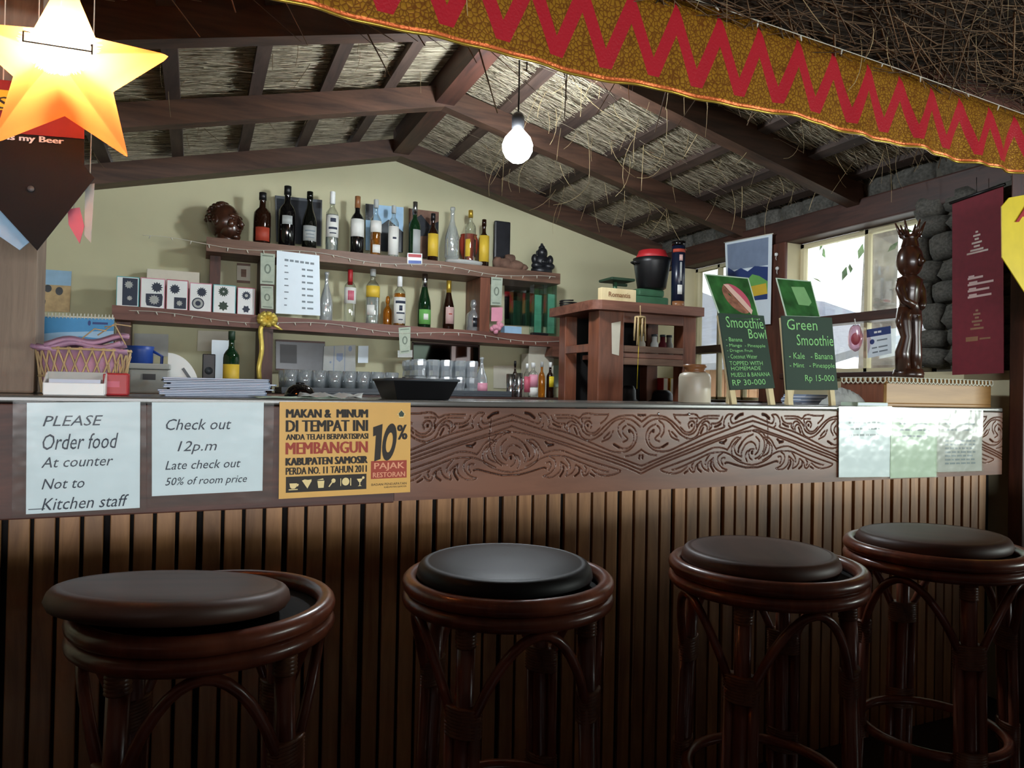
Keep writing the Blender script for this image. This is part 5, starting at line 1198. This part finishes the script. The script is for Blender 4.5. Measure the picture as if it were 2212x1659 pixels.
c = at(325, 800, 2.85); t = thing('grey_container', 'grey lidded plastic container beside the blue jug', 'container', (c.x, 2.84, 1.10)); w2 = (at(368,800,2.84).x-at(282,800,2.84).x)/2; h = at(325,786,2.84).z-1.10; MB().bbox(-w2,w2,-.05,.05,0,h*.8,.006).build('body', 'paper_grey', t); MB().bbox(-w2*1.03,w2*1.03,-.053,.053,h*.81,h,.004).build('lid', 'paper_grey', t); MB().box(-.02,.02,-.056,-.0535,h*.45,h*.65).build('latch', 'black', t)
a = at(362, 800, 2.9); b_ = at(432, 800, 2.9); hh = at(375, 764, 2.9).z-1.10; t = thing('plastic_scoop', 'white curved plastic shell with a slot beside the grey container', 'container', (a.x, 2.96, 1.10)); W_ = b_.x-a.x
pts = [(0,0)]+[(W_*math.sin(u)*1.0, hh*math.cos(u)) for u in np.linspace(0, math.pi/2, 12)]
outer = [(W_*math.sin(u), .003+(hh)*math.cos(u)) for u in np.linspace(0, math.pi/2, 14)]; inner_ = [(p[0]*.86, .003+(p[1]-.003)*.86) for p in outer]
vs = [(p[0], -.05, p[1]) for p in outer]+[(p[0], .03, p[1]) for p in outer]
MB().add([(p[0],-.05,p[1]) for p in outer]+[(0,-.05,.003)]+[(p[0],.03,p[1]) for p in outer]+[(0,.03,.003)], [tuple(range(15)), tuple(reversed(range(15,30)))]+[(i,15+i,15+(i+1)%15,(i+1)%15) for i in range(15)]).build('shell', 'white_plastic', t)
MB().prism([(W_*.42,hh*.62),(W_*.5,hh*.66),(W_*.82,hh*.30),(W_*.72,hh*.28)], 'y', -.052, -.0502).build('slot', 'grey_tray', t)
# ================================================================== CORNER CABINET
CB = thing('corner_stand', 'reddish wooden open stand with shelves in the back right corner', 'stand', (0, 0, 0))
A = at(1292, 655, 3.0); X0 = A.x; X1 = at(1508, 668, 3.0).x; ZT = 1.572
def rc(x0, x1, y0, y1, r):
    pts = [(x1, y1), (x0, y1)]+[(x0+r-r*math.cos(a), y0+r-r*math.sin(a)) for a in np.linspace(0, math.pi/2, 7)]+[(x1, y0)]; return pts
MB().prism(rc(X0-.05, X1+.0, 2.95, 3.42, .06), 'z', ZT-.045, ZT).build('top', 'cabinet_wood_x', CB)
def leg(x0, x1, y0, y1, nm='leg'): return MB().bbox(x0, x1, y0, y1, 0, ZT-.0455, .004).build(nm, 'cabinet_wood', CB)
lx1 = at(1345, 760, 3.0).x; leg(X0, lx1, 2.99, 3.09); leg(X1-.09, X1-.01, 3.0, 3.08); leg(X0, X0+.07, 3.33, 3.40); leg(X1-.08, X1-.01, 3.33, 3.40)
MB().bbox(lx1, X1-.09, 3.0, 3.02, ZT-.095, ZT-.0455, .003).build('apron', 'cabinet_wood_x', CB)
zs_ = at(1420, 752, 3.02).z
MB().bbox(lx1+.0005, X1-.0905, 3.0, 3.40, zs_-.055, zs_-.03, .003).build('shelf', 'cabinet_wood_x', CB); MB().bbox(lx1, X1-.09, 2.995, 3.015, zs_-.028, zs_+.004, .003).build('shelf_lip', 'shelf_wood', CB)
MB().bbox(lx1, X1-.09, 2.995, 3.015, zs_-.09, zs_-.056, .003).build('lower_rail', 'shelf_wood', CB)
MB().bbox(X0+.001, X0+.02, 3.091, 3.329, zs_-.03, zs_+.01, .003).build('side_rail', 'cabinet_wood', CB)
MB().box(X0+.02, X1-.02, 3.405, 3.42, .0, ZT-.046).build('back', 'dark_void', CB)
MB().bbox(lx1+.0005, X1-.0905, 3.0, 3.40, 1.06, 1.09, .003).build('bottom_shelf', 'cabinet_wood_x', CB)
t, q = panel_on_wall('paper_strip', 'pale paper strip pinned on the front leg of the corner stand', [(1321,698),(1341,694),(1337,768),(1322,764)], 2.988, 'paper_warm', 'paper', .0008)
for k, (px, yt, w_, mt, ds) in enumerate(((1352, 832, .05, 'black', 'black round cap lying on the corner stand, left one'), (1425, 842, .07, 'black', 'flat black hat lying on the corner stand, right one'))):
    c = at(px+8, 860, 3.15); t = thing('black_hat', ds, 'hat', (c.x, 3.16, 1.0905)); h = at(px, yt, 3.15).z-1.0905
    MB().lathe([(0,0),(w_,0),(w_*1.05,.004),(w_*.8,.012),(w_*.74,h*.7),(w_*.5,h*.96),(0,h)], 22).build('crown', mt, t)
for k, (px, mt, ds) in enumerate(((1433, 'red', 'red book spine on the lower corner stand'), (1448, 'yellow', 'yellow book leaning beside the red one'))):
    c = at(px, 840, 3.3); t = thing('book', ds, 'book', (c.x, 3.33, 1.0905)); MB().bbox(-.016,.016,-.05,.05,0,.13,.002).build('cover', mt, t); MB().box(-.012,.012,-.0505,.048,.004,.127).build('pages', 'paper_warm', t)
for k, px in enumerate((1390, 1418, 1436, 1450)):
    c = at(px, 748, 3.25); t = thing('small_jar', ('pale jar on the stand shelf behind the wind chime', 'white bottle on the stand shelf', 'dark red box on the stand shelf', 'grey tin on the stand shelf')[k], 'jar', (c.x, 3.27, zs_-.0295)); MB().lathe([(0,0),(.02,0),(.022,.005),(.022,.07),(.014,.085),(.014,.11),(0,.11)], 12).build('body', ('paper_warm','white','dark_red','paper_grey')[k], t); MB().lathe([(0,.1105),(.016,.1105),(.016,.122),(0,.122)], 12).build('lid', 'grey_tray', t)
# hanging wind chime
p = at(1383, 660, 2.93); wc = thing('wind_chime', 'bamboo wind chime hanging on the corner stand with a yellow string', 'wind chime', p)
MB().tube([(0,0,0),(0,-.004,-.05)], .0025, 6).build('loop', 'straw_basket', wc); MB().lathe([(0,-.062),(.026,-.06),(.026,-.052),(0,-.05)], 14).build('disc', 'bamboo', wc)
for k in range(8): a = 2*math.pi*k/8; MB().tube([(.026*math.cos(a),.02*math.sin(a),-.055),(.03*math.cos(a),.022*math.sin(a),-.15-.02*(k%3))], .0042, 7).build('bamboo_rod', 'bamboo', wc)
MB().tube([(-.006,-.01,-.06),(-.012,-.01,-.2),(-.016,-.008,-.40)], .0015, 5).build('string', 'yellow', wc)
# scale, wood block, pot, tube on the stand top
zt2 = ZT+.0005
p = at(1358, 640, 3.15); t = thing('kitchen_scale', 'old green cast-iron balance scale on the corner stand', 'scale', (p.x+.02, 3.17, zt2)); 
MB().bbox(-.13,.20,-.06,.06,0,.06,.01).build('base', 'scale_green', t); MB().bbox(.02,.18,-.05,.05,.061,.10,.012).build('housing', 'scale_green', t)
for x in (-.09,): MB().tube([(x,0,.06),(x,0,.125)], .011, 8).build('post', 'scale_green', t)
MB().bbox(-.15,-.01,-.065,.065,.127,.142,.006).build('square_pan', 'dark_green', t); MB().bbox(-.10,-.02,-.008,.008,.108,.122,.003).build('beam', 'dark_green', t)
p = at(1333, 640, 2.99); t = thing('wood_block', 'pale wooden name block with brown lettering before the scale', 'sign', (p.x, 2.99, zt2)); w2 = .097; h = .062; MB().bbox(-w2,w2,-.018,.018,0,h,.003).build('block', 'pine', t)
q = Quad((-w2,-.0183,h),(w2,-.0183,h),(w2,-.0183,0),(-w2,-.0183,0)); m_ = MB(); q.text(m_, 'Romantis', .2,.3,.82,.68, 0, .01); m_.build('lettering', 'ceramic_brown', t)
p = at(1408, 600, 3.15); zp = zt2+.1005; t = thing('cooking_pot', 'dark pot with red lid standing on the scale', 'pot', (at(1408,590,3.17).x, 3.17, zp)); hp = at(1408, 560, 3.17).z-zp
MB().lathe([(0,0),(.06,0),(.075,.01),(.095,hp*.85),(.10,hp),(.094,hp),(.088,hp*.85),(0,.012)], 24).build('bowl', 'black', t); MB().lathe([(0,hp+.045),(.07,hp+.042),(.078,hp+.02),(.09,hp+.0005),(0,hp+.0005)], 24).build('lid', 'red', t)
for s_ in (-1,1): MB().tube([(s_*.094,-.02,hp*.8),(s_*.118,-.015,hp*.85),(s_*.118,.015,hp*.85),(s_*.094,.02,hp*.8)], .005, 6).build('handle', 'black', t)
p = at(1464, 650, 3.05); hq = at(1464, 522, 3.05).z-zt2; t = thing('whisky_tube', 'tall dark blue whisky gift tube with striding white figure print', 'tube', (p.x, 3.05, zt2)); MB().lathe([(0,0),(.034,0),(.034,hq*.93),(0,hq*.93)], 22).build('tube', 'navy_dark' if 'navy_dark' in M else 'black', t)
MB().lathe([(0,hq*.931),(.035,hq*.931),(.035,hq),(0,hq)], 22).build('cap', 'black_gloss', t); band(.0345,.0,hq*.10,-180,0).build('lower_band', 'ceramic_brown', t); band(.0345,hq*.83,hq*.88,-180,0).build('upper_band', 'ink_red', t); band(.0347,hq*.2,hq*.34,-130,-90).build('figure_print', 'label_white', t); band(.0347,hq*.4,hq*.68,-112,-95).build('stripe_print', 'label_grey', t); band(.0347,hq*.70,hq*.79,-118,-88).build('crest_print', 'label_pink', t)
# wire coil at the left of the stand top
p = at(1238, 645, 3.3); t = thing('cable_coil', 'black coiled cable lying at the left end of the stand top', 'cable', (X0+.02, 3.34, zt2)); MB().tube([((.045+.004*math.sin(k))*math.cos(k*.45), (.03)*math.sin(k*.45), .006+.0008*k) for k in range(40)], .004, 6).build('coil', 'black', t)
# ================================================================== RIGHT PART OF THE COUNTER
# ceramic jar
c = ctop(1500, 862, 1.90); hj = at(1500, 788, 1.90).z-CZ; t = thing('stoneware_jar', 'cream stoneware jar with brown neck beside the smoothie board', 'jar', c)
rj = (at(1531,840,1.9).x-at(1471,840,1.9).x)/2*.93
MB().lathe([(0,0),(rj*.95,0),(rj,.004),(rj,hj*.66),(rj*.93,hj*.75),(rj*.70,hj*.80),(0,hj*.80)], 26).build('body', 'ceramic', t); MB().lathe([(rj*.70,hj*.801),(rj*.62,hj*.84),(rj*.62,hj*.9),(rj*.72,hj*.93),(rj*.72,hj),(rj*.6,hj),(rj*.55,hj*.85),(0,hj*.84)], 26).build('neck', 'ceramic_brown', t)
# smoothie menu boards (leaning easels)
def board(label, cb, pic, Yb_, Yt_, Yp_, lines, art, legs, edge):
    c = at((cb[3][0]+cb[2][0])/2, 866, Yb_); t = thing('menu_board', label, 'menu board', (c.x, Yb_, CZ+.0005)); o = Vector(t.location)
    q = Quad(at(*cb[0], Yt_)-o, at(*cb[1], Yt_)-o, at(*cb[2], Yb_+.004)-o, at(*cb[3], Yb_+.004)-o); q.sheet(.006).build('chalkboard', 'chalkboard', t)
    m_ = MB()
    for s_, u0, v0, u1, v1 in lines: q.text(m_, s_, u0, v0, u1, v1, 0, .0, .0009)
    m_.build('chalk_lettering', 'chalk_green', t, kind='stuff')
    q2 = Quad(at(*pic[0], Yp_)-o, at(*pic[1], Yp_)-o, at(*pic[2], Yt_-.004)-o, at(*pic[3], Yt_-.004)-o); pc = q2.sheet(.002).build('picture', edge, t)
    m_ = MB(); q2.rect(m_, .03,.03,.97,1, .0006); m_.build('picture_print', 'leaf_print', pc); art(q2, pc)
    for lx in legs:
        a = at(lx[0], lx[1], Yb_+.006)-o; m_ = MB(); top = q.p((lx[0]-cb[3][0])/(cb[2][0]-cb[3][0]), .02)+Vector((0,.008,0)); bot = Vector((a.x, .004, 0))
        m_.slab([bot+Vector((-.010,0,0)), bot+Vector((.010,0,0)), top+Vector((.010,0,0)), top+Vector((-.010,0,0))], -.012); m_.build('easel_leg', 'pine', t)
    bot = Vector((0,.10,.0)); top = q.p(.5,.1)+Vector((0,.022,0)); MB().slab([bot+Vector((-.012,0,0)), bot+Vector((.012,0,0)), top+Vector((.012,0,0)), top+Vector((-.012,0,0))], -.012).build('rear_leg', 'pine', t)
    return t
def art1(q, pc):
    m_ = MB(); n = 24; ell = lambda a: (.56+.36*math.cos(a)*.62-.27*math.sin(a)*.70, .54+.38*math.cos(a)*.78+.27*math.sin(a)*.62)
    E_ = [ell(2*math.pi*i/n) for i in range(n)]; q.poly(m_, E_, .0012); m_.build('bowl_print', 'bowl_brown', pc)
    m_ = MB(); H = [ell(a) for a in np.linspace(D(-170), D(0), 14)]; q.poly(m_, H[::-1] if False else H, .0018); m_.build('dragonfruit_print', 'rose', pc)
    m_ = MB(); q.poly(m_, [(.34,.22),(.46,.22),(.66,.48),(.86,.80),(.80,.90),(.62,.66)], .0024); m_.build('banana_print', 'banana', pc)
def art2(q, pc):
    m_ = MB(); q.poly(m_, [(.36,.22),(.74,.20),(.84,.62),(.74,.72),(.44,.70)], .0012); m_.build('glass_print', 'smoothie_green', pc)
board('dark green chalkboard reading Smoothie Bowl with a fruit bowl picture', [(1553,676),(1650,682),(1674,838),(1578,842)], [(1521,591),(1617,600),(1642,690),(1556,688)], 1.76, 1.825, 1.90,
      [('Smoothie', .12,.04,.95,.19), ('Bowl', .58,.20,.98,.33), ('- Banana', .06,.32,.42,.375), ('- Mango  - Pineapple', .05,.405,.92,.46), ('- Dragon Fruit', .05,.475,.62,.525), ('- Coconut Water', .05,.545,.70,.60), ('TOPPED WITH', .06,.635,.80,.69), ('HOMEMADE', .08,.705,.74,.755), ('MUESLI & BANANA', .06,.785,.93,.84), ('RP 30-000', .06,.875,.80,.95)], art1, [(1586, 868), (1669, 868)], 'paper_green')
board('dark green chalkboard reading Green Smoothie with a green drink picture', [(1689,682),(1797,686),(1810,842),(1700,842)], [(1676,600),(1752,607),(1772,684),(1698,682)], 1.76, 1.80, 1.86,
      [('Green', .08,.04,.68,.19), ('Smoothie', .25,.25,.98,.40), ('- Kale   - Banana', .08,.50,.95,.585), ('- Mint   - Pineapple', .08,.64,.97,.72), ('Rp 15-000', .36,.80,.94,.91)], art2, [(1708, 868), (1800, 868)], 'paper_green')
# papers beside the boards
z = CZ+.0005
for k in range(6):
    p = at(1748, 860, 2.02); t = thing('leaflet', f'bluish leaflet behind the Green Smoothie board, {ORD[k]} from the bottom of its stack', 'leaflet', (p.x+random.uniform(-.008,.008), 2.02, z), random.uniform(-.1,.1), 'stacked leaflets'); MB().bbox(-.085,.085,-.05,.05,0,.0055,.001).build('pages', ('menu_pale','menu_blue')[k % 2], t); z += .006
t = thing('folded_bag', 'rumpled grey plastic bag on the counter before the wooden box', 'bag', (2.075, 1.85, CZ+.0005)); vs = []
for i in range(15):
    for j in range(9):
        u, v = i/14*2-1, j/8*2-1; vs.append((u*.068, v*.055, max(.001, .05*(1-u*u)**.7*(1-v*v)**.6*(1+.25*math.sin(i*1.7+j))+.004*math.sin(i*2.3)*math.cos(j*1.9))))
MB().add(vs, [(i*9+j,(i+1)*9+j,(i+1)*9+j+1,i*9+j+1) for i in range(14) for j in range(8)], True).build('bag', 'paper_grey', t)
p = at(1868, 872, 1.83); t = thing('booklet', 'pale green booklet lying on the counter edge right of the boards', 'booklet', (2.06, 1.752, CZ+.0005)); MB().bbox(-.07,.07,-.034,.034,0,.012,.001).build('cover', 'paper_green', t); MB().box(-.068,.069,-.0345,.0335,.002,.010).build('pages', 'paper', t)
# wooden box at the counter end, lace runner, statue
bx0 = 2.155; wb = thing('wooden_box', 'honey-coloured wooden box at the right end of the counter', 'box', (2.43, 1.84, CZ+.0005)); W2 = 2.43-bx0; HB = .098
MB().bbox(-W2,W2,-.095,.095,.0,.010,.002).build('base', 'oak', wb); MB().bbox(-W2+.001,W2-.001,-.095,-.083,.0102,HB-.0102,.002).build('front_board', 'oak', wb); MB().bbox(-W2,-W2+.012,-.0825,.095,.0102,HB-.0102,.002).build('side_board', 'cabinet_wood', wb); MB().bbox(W2-.012,W2,-.0825,.095,.0102,HB-.0102,.002).build('side_board', 'cabinet_wood', wb); MB().bbox(-W2+.013,W2-.013,.083,.095,.0102,HB-.0102,.002).build('back_board', 'cabinet_wood', wb); MB().bbox(-W2,W2,-.097,.097,HB-.01,HB,.003).build('lid', 'oak', wb)
lr = thing('lace_runner', 'cream crocheted lace runner on top of the wooden box', 'runner', (2.43, 1.84, CZ+HB+.001)); lm = MB().box(-W2,W2,-.098,.098,0,.002); lm.build('cloth', 'lace', lr)
tooth = MB().tube([(-.008,0,0),(-.009,-.001,-.014),(0,-.001,-.021),(.009,-.001,-.014),(.008,0,0)], .0026, 5).mesh('lace_loop')
for k in range(27): put('lace_loop', tooth, 'lace', lr, (-W2+.012+k*.0203, -.1005, .001))
for k in range(9): o_ = put('lace_loop', tooth, 'lace', lr, (-W2-.003, -.085+k*.0203, .001)); o_.rotation_euler[2] = D(-90)
# statue ------------------------------------------------------------------
zs0 = CZ+HB+.0035; p = at(1962, 800, 1.86); S = thing('carved_statue', 'tall thin dark carved figure with a spiky crown by the window', 'statue', (p.x, 1.86, zs0)); HS = at(1962, 478, 1.86).z-zs0; k_ = HS/.42
m_ = MB(); wv = lambda *P: [(x*k_, y*k_, z*k_) for x, y, z in P]
m_.lathe([(0,0),(.036*k_,0),(.038*k_,.012*k_),(.034*k_,.026*k_),(0,.028*k_)], 14)
k0 = k_
for s_ in (-1, 1):
    m_.tube(wv((s_*.020,0,.02),(s_*.024,0,.07),(s_*.017,-.006,.11),(s_*.022,0,.15),(s_*.014,0,.185)), [r*k_*1.25 for r in (.015,.014,.011,.015,.016)], 10)
    m_.tube(wv((s_*.026,0,.262),(s_*.040,-.004,.235),(s_*.034,-.012,.205),(s_*.012,-.024,.19)), [r*k_*1.25 for r in (.011,.010,.009,.009)], 8)
    m_.tube(wv((s_*.014,0,.12),(s_*.036,.0,.14),(s_*.03,0,.17)), [r*k_*1.25 for r in (.007,.006,.006)], 7)
m_.tube(wv((0,0,.17),(0,0,.20),(0,0,.235),(0,0,.262),(0,0,.278)), [r*k_*1.25 for r in (.023,.019,.022,.026,.012)], 12)
m_.build('body', 'brown_carving', S)
m_ = MB(); m_.ball((0,0,.315*k_), .036*k_, 16, 12, (.95,.9,1.28)); m_.tube(wv((0,-.026,.325),(0,-.036,.308),(0,-.027,.30)), [r*k_*1.25 for r in (.005,.008,.006)], 7); m_.tube(wv((0,0,.265),(0,0,.29)), .012*k_, 8)
for s_ in (-1,1): m_.ball((s_*.011*k_,-.024*k_,.322*k_), .006*k_, 7, 5); m_.ball((s_*.028*k_,0,.318*k_), .008*k_, 7, 5, (.5,1,1.6))
m_.build('head', 'brown_carving', S)
m_ = MB(); m_.tube(wv((0,0,.352),(0,0,.372),(0,0,.382)), [r*k_*1.25 for r in (.018,.014,.022)], 10)
for k in range(6): a = 2*math.pi*k/6+.3; m_.tube(wv((.018*math.cos(a),.018*math.sin(a),.378),(.026*math.cos(a),.026*math.sin(a),.395),(.036*math.cos(a),.036*math.sin(a),.418)), [r*k_*1.25 for r in (.006,.004,.0015)], 6)
m_.build('crown', 'brown_carving', S)
# red hanging banner on the pillar
xb = XR-.045; c = at(2110, 620, xb, 0); t = thing('red_banner', 'narrow dark red vertical cloth banner hanging on the stone pillar', 'banner', c)
q = Quad(*[at(*p_, xb, 0)-c for p_ in ((2057,440),(2167,402),(2168,806),(2057,810))]); 
q.sheet(.003).build('cloth', 'dark_red', t); m_ = MB()
for v, w_ in ((.455,.30),(.49,.50),(.525,.42),(.56,.46)): q.rect(m_, .32,v,.32+w_,v+.012,.001); q.rect(m_, .32+w_*.05,v-.01,.36+w_*.3,v+.001,.001)
m_.build('printed_lines', 'label_pink', t); m_ = MB()
for cv in (.26, .70):
    for dv, w_ in ((-.06,.05),(-.04,.14),(-.02,.08),(0,.2),(.02,.12),(.04,.26)): q.rect(m_, .5-w_/2,cv+dv,.5+w_/2,cv+dv+.011,.001)
q.rect(m_, .3,.315,.72,.325,.001); q.rect(m_, .28,.79,.52,.815,.001); q.rect(m_, .55,.80,.76,.81,.001)
m_.build('emblem_print', 'ceramic_brown', t); MB().tube([q.p(-.04,-.006,.002), q.p(1.04,-.006,.002)], .006, 8).build('top_rod', 'black', t)
MB().tube([q.p(.5,-.006,.002), q.p(.5,-.10,.002)], .0012, 5).build('cord', 'black', t)
# hanging mountain poster on the beam
xp = XR-.035; c = at(1618, 600, xp, 0); t = thing('mountain_poster', 'curling mountain landscape poster hanging from the wall beam', 'poster', c)
q = Quad(*[at(*p_, xp, 0)-c for p_ in ((1566,524),(1668,505),(1664,700),(1572,706))]); q.sheet(.0015).build('sheet', 'paper', t)
m_ = MB(); q.rect(m_, .05,.03,.93,.34); m_.build('sky_print', 'menu_blue', t); m_ = MB(); q.poly(m_, [(.05,.34),(.05,.30),(.2,.36),(.35,.33),(.5,.38),(.65,.33),(.93,.36),(.93,.72),(.05,.72)], .0009); m_.build('mountain_print', 'navy', t)
m_ = MB(); q.poly(m_, [(.35,.55),(.6,.42),(.75,.45),(.93,.52),(.93,.66),(.4,.66)], .0014); m_.build('bush_print', 'label_green', t); m_ = MB(); q.poly(m_, [(.5,.56),(.9,.54),(.93,.66),(.5,.68)], .0018); m_.build('yellow_bush_print', 'label_yellow', t)
MB().tube([q.p(-.02,0), q.p(1.02,0)], .003, 6).build('hanging_bar', 'wire_white', t)
# window stickers / bag
xg = XR+.075; c = at(1899, 738, xg, 0); t = thing('window_notice', 'blue-headed white notice taped inside the right window', 'notice', c)
q = Quad(*[at(*p_, xg, 0)-c for p_ in ((1872,712),(1924,704),(1926,763),(1874,774))]); q.sheet(.001).build('sheet', 'paper', t); m_ = MB(); q.rect(m_, 0,0,1,.28); q.disc(m_, .22,.46,.10,.09,14); m_.build('blue_print', 'navy', t); m_ = MB(); q.rect(m_, .32,.11,.45,.18,.0012); q.rect(m_, .48,.11,.62,.18,.0012); m_.build('white_print', 'white', t); m_ = MB(); q.rect(m_, .42,.42,.85,.47); q.rect(m_, .2,.66,.42,.71); q.rect(m_, .48,.66,.85,.71); q.rect(m_, .22,.82,.45,.87); q.rect(m_, .5,.82,.85,.87); m_.build('printed_lines', 'ink_grey', t)
c = at(1848, 730, XR+.03, 0); t = thing('plastic_bag', 'pinkish clear plastic bag hanging in the right window', 'bag', c); m_ = MB(); m_.ball((0,0,0), .05, 12, 9, (.35,.85,1.25), .12); m_.build('bag', 'pink_bag', t); MB().ball((0,0,-.005), .026, 10, 8, (.6,.9,1.1), .1).build('contents', 'rose', t); MB().tube([(0,0,.06),(0,.005,.09)], .003, 6).build('knot', 'white_plastic', t)
# small socket box on the window post, lamps reflection hooks
for k, (px, py) in enumerate(((1679, 550), (1681, 580))):
    c = at(px, py, XR-.022, 0); t = thing('wall_hook', ('round white knob on the window post, upper one', 'white hook on the window post below the knob')[k], 'hook', (XR-.0215, c.y, c.z)); MB().lathe([(0,0),(.008,.001),(.010,.007),(.008,.013),(0,.015)], 12, M4=Matrix.Rotation(D(-90),4,'Y')).build('knob', 'white', t); MB().tube([(-.006,0,0),(-.010,0,-.02),(-.006,0,-.03)], .002, 5).build('stem', 'white', t)
# high-backed bench added out of view to keep low daylight off the lower bar
bn = thing('bench_blocker', 'long dark high-backed bench added out of view to block low daylight', 'bench', (1.0, .13, 0))
for k in range(8): MB().bbox(-3.3+k*.98,-3.3+k*.98+.06,.02,.08,0,.88,.004).build('post', 'dark_wood_z', bn)
for k in range(6): MB().bbox(-3.3,4.1,.081,.10,.10+k*.13,.10+k*.13+.128,.004).build('back_board', 'dark_wood', bn)
MB().bbox(-3.32,4.12,.0,.12,.8805,.90,.006).build('top_rail', 'dark_wood', bn); MB().bbox(-3.3,4.1,-.36,.019,.40,.44,.006).build('seat', 'dark_wood', bn)
for k in range(8): MB().bbox(-3.3+k*.98,-3.3+k*.98+.06,-.34,-.28,0,.3995,.004).build('leg', 'dark_wood_z', bn)
bpy.context.view_layer.update()
